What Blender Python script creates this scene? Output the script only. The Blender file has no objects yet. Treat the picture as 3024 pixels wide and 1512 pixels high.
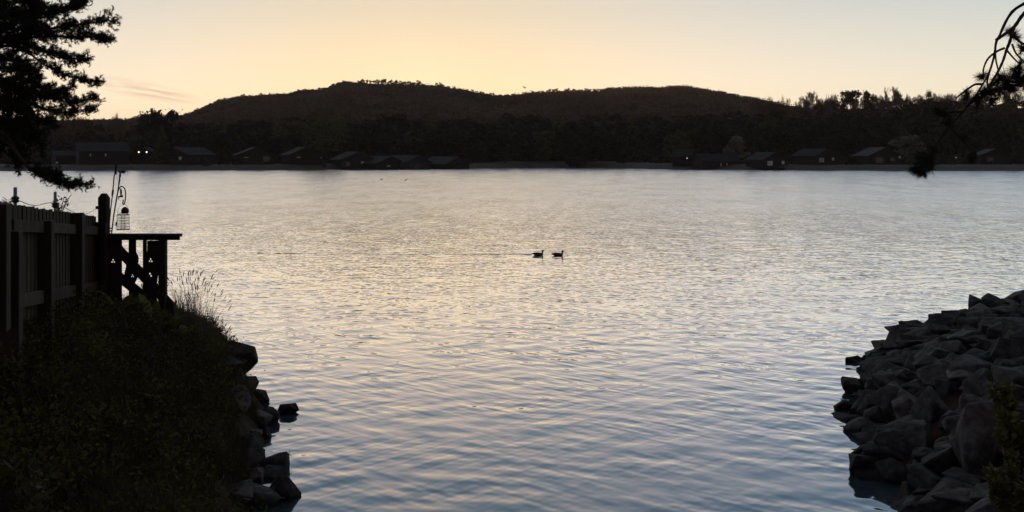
import bpy, bmesh, math, random
import numpy as np
from mathutils import Vector, Matrix, noise as mnoise

SC = bpy.context.scene
COL = SC.collection
R = math.radians

# ------------------------------------------------------------------ camera
F, CX, HZ, CH = 2900.0, 1512.0, 457.0, 4.0      # focal length in photo pixels, principal column, horizon row, eye height
cam = bpy.data.cameras.new('camera')
cam.sensor_width = 36.0
cam.lens = 36.0 * F / 3024.0
cam.shift_y = -(756.0 - HZ) / 3024.0
cam.clip_start = 0.1
cam.clip_end = 20000.0
cam_o = bpy.data.objects.new('camera', cam)
cam_o.location = (0, 0, CH)
cam_o.rotation_euler = (R(90), 0, 0)
COL.objects.link(cam_o)
SC.camera = cam_o

# ------------------------------------------------------------------ sky, sun, exposure
SUN_AZ, SUN_EL = R(-5.55), R(3.6)
world = bpy.data.worlds.new('World')
SC.world = world
world.use_nodes = True
wn, wl = world.node_tree.nodes, world.node_tree.links
bg = wn['Background']
bg.inputs[1].default_value = 0.12
sky = wn.new('ShaderNodeTexSky')
sky.sky_type = 'NISHITA'
sky.sun_disc = False
sky.sun_elevation = R(4.0)
sky.sun_rotation = SUN_AZ
sky.air_density = 1.0
sky.dust_density = 1.0
sky.ozone_density = 1.0
def vmath(op, a, b):
    n = wn.new('ShaderNodeVectorMath'); n.operation = op
    for i, v in enumerate((a, b)):
        if v is None: continue
        if isinstance(v, (tuple, list)): n.inputs[i].default_value = v
        else: wl.new(v, n.inputs[i])
    return n.outputs[0]
# the film's shoulder: bright parts of the sky roll off instead of clipping
den = vmath('ADD', sky.outputs[0], (1.9, 0.9, 0.35))
rat = vmath('DIVIDE', sky.outputs[0], den)
skc = vmath('MULTIPLY', rat, tuple(v / 0.12 for v in (1.05, 0.895, 0.73)))
tc = wn.new('ShaderNodeTexCoord')
sz = wn.new('ShaderNodeSeparateXYZ'); wl.new(tc.outputs['Generated'], sz.inputs[0])
def m1(op, a, b=None, c=None, clamp=False):
    n = wn.new('ShaderNodeMath'); n.operation = op; n.use_clamp = clamp
    for i, v in enumerate((a, b, c)):
        if v is None: continue
        if isinstance(v, (int, float)): n.inputs[i].default_value = v
        else: wl.new(v, n.inputs[i])
    return n.outputs[0]
# deeper blue with height, a warmer aureole round the sun, dusk deepening away from it
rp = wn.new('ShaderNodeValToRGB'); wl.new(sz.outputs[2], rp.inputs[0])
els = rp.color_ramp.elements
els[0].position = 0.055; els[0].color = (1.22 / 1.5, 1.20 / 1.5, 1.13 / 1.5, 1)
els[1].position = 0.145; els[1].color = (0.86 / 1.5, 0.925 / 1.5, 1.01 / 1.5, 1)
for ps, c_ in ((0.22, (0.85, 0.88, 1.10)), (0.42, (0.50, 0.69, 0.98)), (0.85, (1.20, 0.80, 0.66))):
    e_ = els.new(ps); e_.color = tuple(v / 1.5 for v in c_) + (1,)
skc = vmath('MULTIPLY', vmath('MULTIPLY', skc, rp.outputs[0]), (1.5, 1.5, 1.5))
sdir = (math.sin(SUN_AZ) * math.cos(SUN_EL), math.cos(SUN_AZ) * math.cos(SUN_EL), math.sin(SUN_EL))
dn = wn.new('ShaderNodeVectorMath'); dn.operation = 'DOT_PRODUCT'; wl.new(tc.outputs['Generated'], dn.inputs[0]); dn.inputs[1].default_value = sdir
aur = m1('POWER', m1('MAXIMUM', dn.outputs['Value'], 0.0), 32.0)
ac = wn.new('ShaderNodeMix'); ac.data_type = 'RGBA'; wl.new(aur, ac.inputs['Factor'])
ac.inputs['A'].default_value = (1, 1, 1, 1); ac.inputs['B'].default_value = (1.08, 0.955, 0.74, 1)
skc = vmath('MULTIPLY', skc, ac.outputs['Result'])
aur2 = m1('POWER', m1('MAXIMUM', dn.outputs['Value'], 0.0), 800.0)
ac2 = wn.new('ShaderNodeMix'); ac2.data_type = 'RGBA'; wl.new(aur2, ac2.inputs['Factor'])
ac2.inputs['A'].default_value = (1, 1, 1, 1); ac2.inputs['B'].default_value = (1.03, 1.05, 1.07, 1)
skc = vmath('MULTIPLY', skc, ac2.outputs['Result'])
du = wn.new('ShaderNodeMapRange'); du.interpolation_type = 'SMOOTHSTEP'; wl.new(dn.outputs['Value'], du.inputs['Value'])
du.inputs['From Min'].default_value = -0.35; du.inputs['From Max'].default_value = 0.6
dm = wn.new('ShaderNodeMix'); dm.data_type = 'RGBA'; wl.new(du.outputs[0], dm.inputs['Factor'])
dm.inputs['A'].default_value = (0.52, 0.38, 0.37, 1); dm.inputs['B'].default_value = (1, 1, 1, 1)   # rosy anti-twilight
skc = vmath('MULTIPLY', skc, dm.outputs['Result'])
# thin cirrus, streaks stretched along the wind, only where a low-frequency field is high
mp = wn.new('ShaderNodeMapping'); mp.inputs['Location'].default_value = (0.357, 0.0, 0.0002)
mp.inputs['Rotation'].default_value = (0, R(-10), 0)
wl.new(tc.outputs['Generated'], mp.inputs['Vector'])
sep = wn.new('ShaderNodeSeparateXYZ'); wl.new(mp.outputs[0], sep.inputs[0])
nz = wn.new('ShaderNodeTexNoise'); nz.inputs['Scale'].default_value = 1.0
nz.inputs['Detail'].default_value = 5.0; nz.inputs['Distortion'].default_value = 0.6
ms = wn.new('ShaderNodeMapping'); ms.inputs['Scale'].default_value = (14, 14, 190)
wl.new(mp.outputs[0], ms.inputs['Vector']); wl.new(ms.outputs[0], nz.inputs['Vector'])
ex = m1('DIVIDE', sep.outputs[0], 0.056); ez = m1('DIVIDE', sep.outputs[2], 0.0095)
r2 = m1('ADD', m1('MULTIPLY', ex, ex), m1('MULTIPLY', ez, ez))
front = m1('GREATER_THAN', sep.outputs[1], 0.0)
msk = m1('MULTIPLY', m1('SUBTRACT', 1.0, r2, clamp=True), front)
streak = m1('MULTIPLY', m1('SUBTRACT', nz.outputs[0], 0.42), 5.0, clamp=True)
cfac = m1('MULTIPLY', m1('MULTIPLY', msk, streak), 0.75, clamp=True)
mixc = wn.new('ShaderNodeMix'); mixc.data_type = 'RGBA'
wl.new(cfac, mixc.inputs['Factor'])
wl.new(skc, mixc.inputs['A'])
mixc.inputs['B'].default_value = (0.72 / 0.12, 0.50 / 0.12, 0.36 / 0.12, 1)
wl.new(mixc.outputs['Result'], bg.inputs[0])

sun = bpy.data.lights.new('sun', 'SUN')
sun.energy = 3.0
sun.angle = R(0.5)
sun.color = (1.0, 0.62, 0.30)
sun_o = bpy.data.objects.new('sun', sun)
sd = Vector((math.sin(SUN_AZ) * math.cos(SUN_EL), math.cos(SUN_AZ) * math.cos(SUN_EL), math.sin(SUN_EL)))
sun_o.rotation_euler = sd.to_track_quat('Z', 'Y').to_euler()
sun_o.location = (-60, 40, 60)
COL.objects.link(sun_o)

SC.view_settings.view_transform = 'Standard'
SC.view_settings.look = 'None'
SC.view_settings.gamma = 1.0
SC.view_settings.exposure = 0.0
SC.view_settings.use_curve_mapping = False
SC.cycles.max_bounces = 6
SC.cycles.diffuse_bounces = 2
SC.cycles.glossy_bounces = 3
SC.cycles.transmission_bounces = 4
SC.cycles.transparent_max_bounces = 6

# ------------------------------------------------------------------ helpers
rng = np.random.default_rng(7)
random.seed(7)

def P(px, row, Y):
    """point at depth Y that the camera sees at a photo pixel"""
    return Vector(((px - CX) / F * Y, Y, CH - (row - HZ) / F * Y))

def link(o, parent=None):
    COL.objects.link(o)
    if parent is not None: o.parent = parent
    return o

def tag(o, label=None, cat=None, group=None, kind=None):
    if label: o['label'] = label
    if cat: o['category'] = cat
    if group: o['group'] = group
    if kind: o['kind'] = kind
    return o

def empty(name, loc, label, cat, group=None, rz=0.0):
    o = bpy.data.objects.new(name, None)
    o.empty_display_size = 0.2
    o.location = loc
    o.rotation_euler = (0, 0, rz)
    link(o)
    return tag(o, label, cat, group)

def np_mesh(name, verts, faces, smooth=False):
    """verts (n,3); faces (m,k) with equal k"""
    verts = np.ascontiguousarray(verts, dtype=np.float32)
    faces = np.ascontiguousarray(faces, dtype=np.int32)
    me = bpy.data.meshes.new(name)
    m, k = faces.shape
    me.vertices.add(len(verts)); me.vertices.foreach_set('co', verts.ravel())
    me.loops.add(m * k); me.loops.foreach_set('vertex_index', faces.ravel())
    me.polygons.add(m)
    me.polygons.foreach_set('loop_start', np.arange(0, m * k, k, dtype=np.int32))
    if smooth: me.polygons.foreach_set('use_smooth', np.ones(m, dtype=bool))
    me.update(calc_edges=True)
    return me

class MB:
    """collects shapes into one mesh"""
    def __init__(s): s.v = []; s.f = []
    def add(s, vs, fs):
        b = len(s.v)
        s.v += [tuple(v) for v in vs]
        s.f += [tuple(i + b for i in f) for f in fs]
    def box(s, c, size, rot=None):
        x, y, z = (d / 2 for d in size)
        vs = [Vector((sx * x, sy * y, sz * z)) for sz in (-1, 1) for sy in (-1, 1) for sx in (-1, 1)]
        if rot is not None: vs = [rot @ v for v in vs]
        s.add([v + Vector(c) for v in vs], [(0, 2, 3, 1), (4, 5, 7, 6), (0, 1, 5, 4), (2, 6, 7, 3), (0, 4, 6, 2), (1, 3, 7, 5)])
    def prism(s, poly, axis_vec):
        """poly: list of 3D points (closed outline), extruded by axis_vec"""
        n = len(poly); a = Vector(axis_vec)
        vs = [Vector(p) for p in poly] + [Vector(p) + a for p in poly]
        fs = [tuple(range(n))[::-1], tuple(range(n, 2 * n))]
        fs += [(i, (i + 1) % n, (i + 1) % n + n, i + n) for i in range(n)]
        s.add(vs, fs)
    def tube(s, pts, rad, sides=6):
        pts = [Vector(p) for p in pts]
        if isinstance(rad, (int, float)): rad = [rad] * len(pts)
        vs, fs = [], []
        up = Vector((0.13, 0.31, 0.94))
        for i, p in enumerate(pts):
            d = pts[min(i + 1, len(pts) - 1)] - pts[max(i - 1, 0)]
            if d.length < 1e-9: d = Vector((0, 0, 1))
            d.normalize()
            a = d.cross(up)
            if a.length < 0.05: a = d.cross(Vector((1, 0, 0)))
            a.normalize(); b = d.cross(a)
            for k in range(sides):
                t = 2 * math.pi * k / sides
                vs.append(p + (a * math.cos(t) + b * math.sin(t)) * rad[i])
        for i in range(len(pts) - 1):
            for k in range(sides):
                k2 = (k + 1) % sides
                fs.append((i * sides + k, i * sides + k2, (i + 1) * sides + k2, (i + 1) * sides + k))
        fs.append(tuple(range(sides))[::-1]); fs.append(tuple(range((len(pts) - 1) * sides, len(pts) * sides)))
        s.add(vs, fs)
    def lathe(s, c, prof, sides=12, axis='z'):
        c = Vector(c); vs, fs = [], []
        for r, h in prof:
            for k in range(sides):
                t = 2 * math.pi * k / sides
                vs.append(c + Vector((r * math.cos(t), r * math.sin(t), h)))
        for i in range(len(prof) - 1):
            for k in range(sides):
                k2 = (k + 1) % sides
                fs.append((i * sides + k, i * sides + k2, (i + 1) * sides + k2, (i + 1) * sides + k))
        fs.append(tuple(range(sides))[::-1]); fs.append(tuple(range((len(prof) - 1) * sides, len(prof) * sides)))
        s.add(vs, fs)
    def mesh(s, name, smooth=False):
        me = bpy.data.meshes.new(name)
        me.from_pydata(s.v, [], s.f)
        if smooth: me.polygons.foreach_set('use_smooth', np.ones(len(me.polygons), dtype=bool))
        me.update()
        return me
    def build(s, name, m, parent=None, smooth=False, bevel=0.0):
        o = mesh_obj(name, s.mesh(name, smooth), m, parent)
        if bevel:
            b = o.modifiers.new('bevel', 'BEVEL'); b.width = bevel; b.segments = 1; b.limit_method = 'ANGLE'
        return o

def mesh_obj(name, me, m, parent=None, loc=None):
    if m is not None and not me.materials: me.materials.append(m)
    o = bpy.data.objects.new(name, me)
    if loc is not None: o.location = loc
    return link(o, parent)

def spline(pts, n):
    """smooth curve through points, n samples"""
    pts = [Vector(p) for p in pts]
    if len(pts) < 3:
        return [pts[0].lerp(pts[-1], i / (n - 1)) for i in range(n)]
    q = [pts[0] * 2 - pts[1]] + pts + [pts[-1] * 2 - pts[-2]]
    out = []
    for i in range(n):
        u = i / (n - 1) * (len(pts) - 1); k = min(int(u), len(pts) - 2); t = u - k
        a, b, c, d = q[k:k + 4]
        out.append(0.5 * ((2 * b) + (c - a) * t + (2 * a - 5 * b + 4 * c - d) * t * t + (3 * b - a - 3 * c + d) * t ** 3))
    return out

# ------------------------------------------------------------------ materials
def mat(name, col, rough=0.85, var=0.35, scale=6.0, bump=0.3, bdist=0.02, spec=0.3, detail=6.0, col2=None, trans=0.0, stretch=None):
    m = bpy.data.materials.new(name); m.use_nodes = True
    n, l = m.node_tree.nodes, m.node_tree.links
    b = n['Principled BSDF']
    b.inputs['Roughness'].default_value = rough
    b.inputs['Specular IOR Level'].default_value = spec
    t = n.new('ShaderNodeTexCoord')
    src = t.outputs['Object']
    if stretch:
        mpn = n.new('ShaderNodeMapping'); mpn.inputs['Scale'].default_value = stretch
        l.new(src, mpn.inputs[0]); src = mpn.outputs[0]
    z = n.new('ShaderNodeTexNoise'); z.inputs['Scale'].default_value = scale; z.inputs['Detail'].default_value = detail
    l.new(src, z.inputs['Vector'])
    ramp = n.new('ShaderNodeValToRGB')
    c2 = col2 or tuple(min(1, c * (1 + var)) for c in col)
    c1 = tuple(c * (1 - var) for c in col)
    ramp.color_ramp.elements[0].position = 0.3; ramp.color_ramp.elements[0].color = (*c1, 1)
    ramp.color_ramp.elements[1].position = 0.72; ramp.color_ramp.elements[1].color = (*c2, 1)
    l.new(z.outputs[0], ramp.inputs[0])
    oi = n.new('ShaderNodeObjectInfo')
    hsv = n.new('ShaderNodeHueSaturation')
    mr = n.new('ShaderNodeMapRange'); mr.inputs['To Min'].default_value = 0.68; mr.inputs['To Max'].default_value = 1.36
    l.new(oi.outputs['Random'], mr.inputs['Value']); l.new(mr.outputs[0], hsv.inputs['Value'])
    l.new(ramp.outputs[0], hsv.inputs['Color'])
    l.new(hsv.outputs[0], b.inputs['Base Color'])
    if bump:
        bp = n.new('ShaderNodeBump'); bp.inputs['Strength'].default_value = bump; bp.inputs['Distance'].default_value = bdist
        l.new(z.outputs[0], bp.inputs['Height']); l.new(bp.outputs[0], b.inputs['Normal'])
    if trans:
        tr = n.new('ShaderNodeBsdfTranslucent'); l.new(hsv.outputs[0], tr.inputs['Color'])
        mx = n.new('ShaderNodeMixShader'); mx.inputs[0].default_value = trans
        l.new(b.outputs[0], mx.inputs[1]); l.new(tr.outputs[0], mx.inputs[2])
        l.new(mx.outputs[0], n['Material Output'].inputs[0])
    return m

M = {}
M['soil']     = mat('soil', (0.026, 0.014, 0.009), 0.97, 0.5, 3.0, 0.5, 0.05, 0.05)
M['beach']    = mat('beach', (0.042, 0.029, 0.019), 0.95, 0.3, 0.25, 0.2, 0.05)
M['hillsoil'] = mat('hill_soil', (0.030, 0.019, 0.010), 0.98, 0.4, 0.05, 0.0, spec=0.0)
M['rock']     = mat('rock', (0.044, 0.036, 0.033), 0.85, 0.6, 7.0, 0.9, 0.04, 0.15)
M['rockpale'] = mat('pale_rock', (0.070, 0.054, 0.048), 0.85, 0.65, 6.0, 0.9, 0.05, 0.15)
M['rockwet']  = mat('wet_rock', (0.026, 0.017, 0.014), 0.8, 0.5, 6.0, 0.6, 0.03, 0.15)
M['timber']   = mat('timber', (0.026, 0.015, 0.010), 0.85, 0.45, 5.0, 0.35, 0.01, 0.2, stretch=(6, 6, 0.6))
M['board']    = mat('weathered_board', (0.038, 0.021, 0.011), 0.85, 0.5, 5.0, 0.35, 0.008, 0.2, stretch=(7, 7, 0.5))
M['rail']     = mat('rail_timber', (0.034, 0.020, 0.011), 0.85, 0.5, 7.0, 0.35, 0.008, 0.2)
M['railing']  = mat('railing_timber', (0.022, 0.010, 0.008), 0.8, 0.4, 6.0, 0.3, 0.008, 0.2, stretch=(6, 6, 0.6))
M['iron']     = mat('black_iron', (0.015, 0.012, 0.012), 0.6, 0.3, 20.0, 0.1, 0.002, 0.4)
M['galv']     = mat('galvanised_steel', (0.16, 0.16, 0.17), 0.45, 0.3, 14.0, 0.1, 0.002, 0.5)
M['wire']     = mat('brass_wire', (0.30, 0.17, 0.06), 0.45, 0.3, 20.0, 0.0, 0.002, 0.5)
M['grass']    = mat('grass', (0.044, 0.030, 0.010), 0.8, 0.6, 1.3, 0.0, trans=0.25)
M['drygrass'] = mat('dry_grass', (0.085, 0.062, 0.032), 0.85, 0.4, 3.0, 0.0, trans=0.2)
M['leaf']     = mat('broad_leaf', (0.120, 0.105, 0.018), 0.6, 0.4, 8.0, 0.2, 0.01, trans=0.35)
M['bushleaf'] = mat('bush_leaf', (0.085, 0.070, 0.018), 0.75, 0.5, 3.0, 0.0, trans=0.25)
M['weed']     = mat('weed_leaf', (0.070, 0.052, 0.013), 0.85, 0.6, 1.1, 0.0, spec=0.1, trans=0.2)
M['needle']   = mat('pine_needle', (0.018, 0.018, 0.010), 0.8, 0.4, 2.0, 0.0, trans=0.1)
M['bark']     = mat('pine_bark', (0.040, 0.025, 0.018), 0.9, 0.5, 12.0, 0.5, 0.02, 0.15, stretch=(3, 3, 0.7))
M['twig']     = mat('bare_twig', (0.120, 0.068, 0.036), 0.9, 0.4, 0.8, 0.0, trans=0.0)
M['crown']    = mat('dark_foliage', (0.030, 0.020, 0.011), 0.95, 0.6, 0.35, 0.0, spec=0.05, trans=0.12)
M['crownol']  = mat('olive_foliage', (0.060, 0.050, 0.018), 0.95, 0.5, 0.35, 0.0, spec=0.05, trans=0.2)
M['fresh']    = mat('fresh_foliage', (0.110, 0.092, 0.026), 0.95, 0.4, 0.5, 0.0, spec=0.05, trans=0.25)
M['crownpal'] = mat('blossom_foliage', (0.16, 0.135, 0.095), 0.9, 0.4, 0.5, 0.0, trans=0.2)
M['conif']    = mat('conifer_foliage', (0.028, 0.024, 0.010), 0.9, 0.6, 0.4, 0.0, trans=0.1)
M['wood_hill']= mat('hillside_foliage', (0.070, 0.044, 0.022), 0.98, 0.5, 0.02, 0.0, spec=0.03, trans=0.3)
M['wall']     = mat('stained_boarding', (0.022, 0.014, 0.012), 0.85, 0.3, 1.5, 0.2, 0.02, 0.2, stretch=(1, 1, 8))
M['roof']     = mat('felt_roof', (0.023, 0.022, 0.021), 0.95, 0.3, 1.2, 0.2, 0.02, 0.12)
M['frame']    = mat('window_frame', (0.05, 0.04, 0.035), 0.7, 0.2, 3.0, 0.0)
M['skyrefl_sign']    = mat('painted_sky_reflection_and_sign', (0.40, 0.40, 0.36), 0.25, 0.35, 1.2, 0.0, spec=0.5)  # pale colour stands in for sky mirrored in lodge panes; plain colour on signs
M['glassdk']  = mat('dark_window_glass', (0.05, 0.045, 0.045), 0.15, 0.3, 1.0, 0.0, spec=0.6)
M['feather']  = mat('dark_feathers', (0.030, 0.022, 0.022), 0.8, 0.4, 30.0, 0.1, 0.005)
M['bill']     = mat('duck_bill', (0.09, 0.07, 0.02), 0.5, 0.2, 10.0, 0.0)
M['white']    = mat('white_paint', (0.5, 0.5, 0.48), 0.7, 0.1, 3.0, 0.0)

# a dark wet band where the stones meet the water, and blotches of lichen and dirt above it
for nm in ('rock', 'rockpale', 'rockwet'):
    n, l = M[nm].node_tree.nodes, M[nm].node_tree.links
    b = n['Principled BSDF']
    old = b.inputs['Base Color'].links[0].from_socket
    g = n.new('ShaderNodeNewGeometry'); sp = n.new('ShaderNodeSeparateXYZ'); l.new(g.outputs['Position'], sp.inputs[0])
    zn = n.new('ShaderNodeTexNoise'); zn.inputs['Scale'].default_value = 2.2; zn.inputs['Detail'].default_value = 4; l.new(g.outputs['Position'], zn.inputs['Vector'])
    za = n.new('ShaderNodeMath'); za.operation = 'MULTIPLY_ADD'; l.new(zn.outputs[0], za.inputs[0]); za.inputs[1].default_value = -0.22; l.new(sp.outputs[2], za.inputs[2])
    wr_ = n.new('ShaderNodeMapRange'); wr_.inputs['From Min'].default_value = -0.02; wr_.inputs['From Max'].default_value = 0.07; wr_.inputs['To Min'].default_value = 0.4; wr_.inputs['To Max'].default_value = 1.0
    l.new(za.outputs[0], wr_.inputs['Value'])
    ln = n.new('ShaderNodeTexNoise'); ln.inputs['Scale'].default_value = 3.4; ln.inputs['Detail'].default_value = 7; ln.inputs['Roughness'].default_value = 0.7; l.new(g.outputs['Position'], ln.inputs['Vector'])
    lr_ = n.new('ShaderNodeValToRGB'); lr_.color_ramp.elements[0].position = 0.38; lr_.color_ramp.elements[0].color = (0.55, 0.5, 0.46, 1); lr_.color_ramp.elements[1].position = 0.66; lr_.color_ramp.elements[1].color = (1.0, 1.0, 1.0, 1)
    e3 = lr_.color_ramp.elements.new(0.74); e3.color = (1.0, 1.0, 0.95, 1)
    l.new(ln.outputs[0], lr_.inputs[0])
    m_ = n.new('ShaderNodeVectorMath'); m_.operation = 'MULTIPLY'; l.new(old, m_.inputs[0]); l.new(lr_.outputs[0], m_.inputs[1])
    s_ = n.new('ShaderNodeVectorMath'); s_.operation = 'SCALE'; l.new(m_.outputs[0], s_.inputs[0]); l.new(wr_.outputs[0], s_.inputs['Scale'])
    k_ = n.new('ShaderNodeVectorMath'); k_.operation = 'SCALE'; l.new(s_.outputs[0], k_.inputs[0]); k_.inputs['Scale'].default_value = 1.45
    l.new(k_.outputs[0], b.inputs['Base Color'])

def emit(name, col, s):
    m = bpy.data.materials.new(name); m.use_nodes = True
    n, l = m.node_tree.nodes, m.node_tree.links
    e = n.new('ShaderNodeEmission'); e.inputs[0].default_value = (*col, 1); e.inputs[1].default_value = s
    l.new(e.outputs[0], n['Material Output'].inputs[0])
    return m
M['lamp'] = emit('lit_lamp', (1.0, 0.88, 0.72), 2.2)

# water: Fresnel mirror over a dark body, fine ripples as a slope field on the normal
def water_mat():
    m = bpy.data.materials.new('lake_water'); m.use_nodes = True
    n, l = m.node_tree.nodes, m.node_tree.links
    n.remove(n['Principled BSDF'])
    geo = n.new('ShaderNodeNewGeometry')
    total = None
    for sc, st, seed, dim in (((2.0, 0.26, 1), 0.017, 7.3, 3.0), ((1.6, 3.6, 1), 0.030, 3.1, 3.0), ((5.0, 11.0, 1), 0.034, 11.7, 2.0)):
        mpn = n.new('ShaderNodeMapping'); mpn.inputs['Scale'].default_value = sc
        mpn.inputs['Location'].default_value = (seed, seed * 1.7, seed)
        mpn.inputs['Rotation'].default_value = (0, 0, R(seed))
        l.new(geo.outputs['Position'], mpn.inputs[0])
        z = n.new('ShaderNodeTexNoise'); z.inputs['Scale'].default_value = 1.0; z.inputs['Detail'].default_value = dim
        l.new(mpn.outputs[0], z.inputs['Vector'])
        s = n.new('ShaderNodeVectorMath'); s.operation = 'SUBTRACT'; s.inputs[1].default_value = (0.5, 0.5, 0.5)
        l.new(z.outputs['Color'], s.inputs[0])
        k = n.new('ShaderNodeVectorMath'); k.operation = 'MULTIPLY'; k.inputs[1].default_value = (st * 2.2, st * 4.2, 0)
        l.new(s.outputs[0], k.inputs[0])
        if total is None: total = k.outputs[0]
        else:
            a = n.new('ShaderNodeVectorMath'); a.operation = 'ADD'; l.new(total, a.inputs[0]); l.new(k.outputs[0], a.inputs[1]); total = a.outputs[0]
    # short capillary-gravity wavelets as analytic sines, in two crossing trains that come and go
    wr = random.Random(4)
    grp = []
    for g in range(2):
        en = n.new('ShaderNodeTexNoise'); en.inputs['Scale'].default_value = 1.0; en.inputs['Detail'].default_value = 1.0
        em = n.new('ShaderNodeMapping'); em.inputs['Scale'].default_value = (0.55, 0.8, 1); em.inputs['Location'].default_value = (g * 37.0, g * 11.0, 0)
        l.new(geo.outputs['Position'], em.inputs[0]); l.new(em.outputs[0], en.inputs['Vector'])
        er = n.new('ShaderNodeMapRange'); er.inputs['From Min'].default_value = 0.35; er.inputs['From Max'].default_value = 0.62
        er.inputs['To Min'].default_value = 0.25; er.inputs['To Max'].default_value = 1.35
        l.new(en.outputs[0], er.inputs['Value']); grp.append(er.outputs[0])
    wsum = [None, None]
    for i in range(16):
        g = 0 if i % 3 else 1
        lam = 0.13 * (3.4 ** (i / 15.0)) * wr.uniform(0.9, 1.1)
        ang = math.radians(90 + (-1 if g == 0 else 1) * wr.gauss(28, 22))
        kv = 2 * math.pi / lam
        dp = n.new('ShaderNodeVectorMath'); dp.operation = 'DOT_PRODUCT'; l.new(geo.outputs['Position'], dp.inputs[0]); dp.inputs[1].default_value = (kv * math.cos(ang), kv * math.sin(ang), 0)
        ph = n.new('ShaderNodeMath'); ph.operation = 'ADD'; l.new(dp.outputs['Value'], ph.inputs[0]); ph.inputs[1].default_value = wr.uniform(0, 6.28)
        sn = n.new('ShaderNodeMath'); sn.operation = 'SINE'; l.new(ph.outputs[0], sn.inputs[0])
        sv = n.new('ShaderNodeVectorMath'); sv.operation = 'SCALE'; sv.inputs[0].default_value = (WAVELET * math.cos(ang), WAVELET * math.sin(ang), 0); l.new(sn.outputs[0], sv.inputs['Scale'])
        if wsum[g] is None: wsum[g] = sv.outputs[0]
        else:
            a = n.new('ShaderNodeVectorMath'); a.operation = 'ADD'; l.new(wsum[g], a.inputs[0]); l.new(sv.outputs[0], a.inputs[1]); wsum[g] = a.outputs[0]
    wav = None
    for g in range(2):
        s = n.new('ShaderNodeVectorMath'); s.operation = 'SCALE'; l.new(wsum[g], s.inputs[0]); l.new(grp[g], s.inputs['Scale'])
        if wav is None: wav = s.outputs[0]
        else:
            a = n.new('ShaderNodeVectorMath'); a.operation = 'ADD'; l.new(wav, a.inputs[0]); l.new(s.outputs[0], a.inputs[1]); wav = a.outputs[0]
    # wind lanes: ripples weaker close under the sheltered bank
    lane = n.new('ShaderNodeTexNoise'); lane.inputs['Scale'].default_value = 1.0; lane.inputs['Detail'].default_value = 2.0
    lm = n.new('ShaderNodeMapping'); lm.inputs['Scale'].default_value = (0.03, 0.09, 1)
    l.new(geo.outputs['Position'], lm.inputs[0]); l.new(lm.outputs[0], lane.inputs['Vector'])
    sepp = n.new('ShaderNodeSeparateXYZ'); l.new(geo.outputs['Position'], sepp.inputs[0])
    shel = n.new('ShaderNodeMapRange'); shel.inputs['From Min'].default_value = 9; shel.inputs['From Max'].default_value = 55
    shel.inputs['To Min'].default_value = 0.25; shel.inputs['To Max'].default_value = 1.0
    l.new(sepp.outputs[1], shel.inputs['Value'])
    lr = n.new('ShaderNodeMapRange'); lr.inputs['From Min'].default_value = 0.3; lr.inputs['From Max'].default_value = 0.7
    lr.inputs['To Min'].default_value = 0.9; lr.inputs['To Max'].default_value = 1.1
    l.new(lane.outputs[0], lr.inputs['Value'])
    mu = n.new('ShaderNodeMath'); mu.operation = 'MULTIPLY'; l.new(shel.outputs[0], mu.inputs[0]); l.new(lr.outputs[0], mu.inputs[1])
    sc_ = n.new('ShaderNodeVectorMath'); sc_.operation = 'SCALE'; l.new(total, sc_.inputs[0]); l.new(mu.outputs[0], sc_.inputs['Scale'])
    sh2 = n.new('ShaderNodeMapRange'); sh2.interpolation_type = 'SMOOTHSTEP'; sh2.inputs['From Min'].default_value = 9; sh2.inputs['From Max'].default_value = 60
    sh2.inputs['To Min'].default_value = 0.5; sh2.inputs['To Max'].default_value = 1.5; l.new(sepp.outputs[1], sh2.inputs['Value'])
    wv2 = n.new('ShaderNodeVectorMath'); wv2.operation = 'SCALE'; l.new(wav, wv2.inputs[0]); l.new(sh2.outputs[0], wv2.inputs['Scale'])
    a0 = n.new('ShaderNodeVectorMath'); a0.operation = 'ADD'; l.new(wv2.outputs[0], a0.inputs[0]); l.new(sc_.outputs[0], a0.inputs[1])
    ad = n.new('ShaderNodeVectorMath'); ad.operation = 'ADD'; l.new(geo.outputs['Normal'], ad.inputs[0]); l.new(a0.outputs[0], ad.inputs[1])
    # the ducks' broken wake: a steep little crest trailing behind them
    def mth(op, a, b=None):
        q = n.new('ShaderNodeMath'); q.operation = op
        for i, v in enumerate((a, b)):
            if v is None: continue
            if isinstance(v, (int, float)): q.inputs[i].default_value = v
            else: l.new(v, q.inputs[i])
        return q.outputs[0]
    along = mth('SUBTRACT', 0.80, sepp.outputs[0])
    yc = mth('ADD', mth('MULTIPLY', along, 0.055), mth('ADD', 39.15, mth('MULTIPLY', mth('SINE', mth('MULTIPLY', along, 1.3)), 0.06)))
    dist = mth('ABSOLUTE', mth('SUBTRACT', sepp.outputs[1], yc))
    wk = n.new('ShaderNodeTexNoise'); wk.inputs['Scale'].default_value = 2.2; wk.inputs['Detail'].default_value = 3.0; l.new(geo.outputs['Position'], wk.inputs['Vector'])
    on = mth('MULTIPLY', mth('LESS_THAN', dist, 0.11), mth('MULTIPLY', mth('GREATER_THAN', along, 0.0), mth('LESS_THAN', along, 17.0)))
    on = mth('MULTIPLY', on, mth('GREATER_THAN', wk.outputs[0], mth('ADD', 0.40, mth('MULTIPLY', along, 0.009))))
    wv = n.new('ShaderNodeCombineXYZ'); l.new(mth('MULTIPLY', on, -0.42), wv.inputs[1])
    ad2 = n.new('ShaderNodeVectorMath'); ad2.operation = 'ADD'; l.new(ad.outputs[0], ad2.inputs[0]); l.new(wv.outputs[0], ad2.inputs[1])
    nm = n.new('ShaderNodeVectorMath'); nm.operation = 'NORMALIZE'; l.new(ad2.outputs[0], nm.inputs[0])
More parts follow.
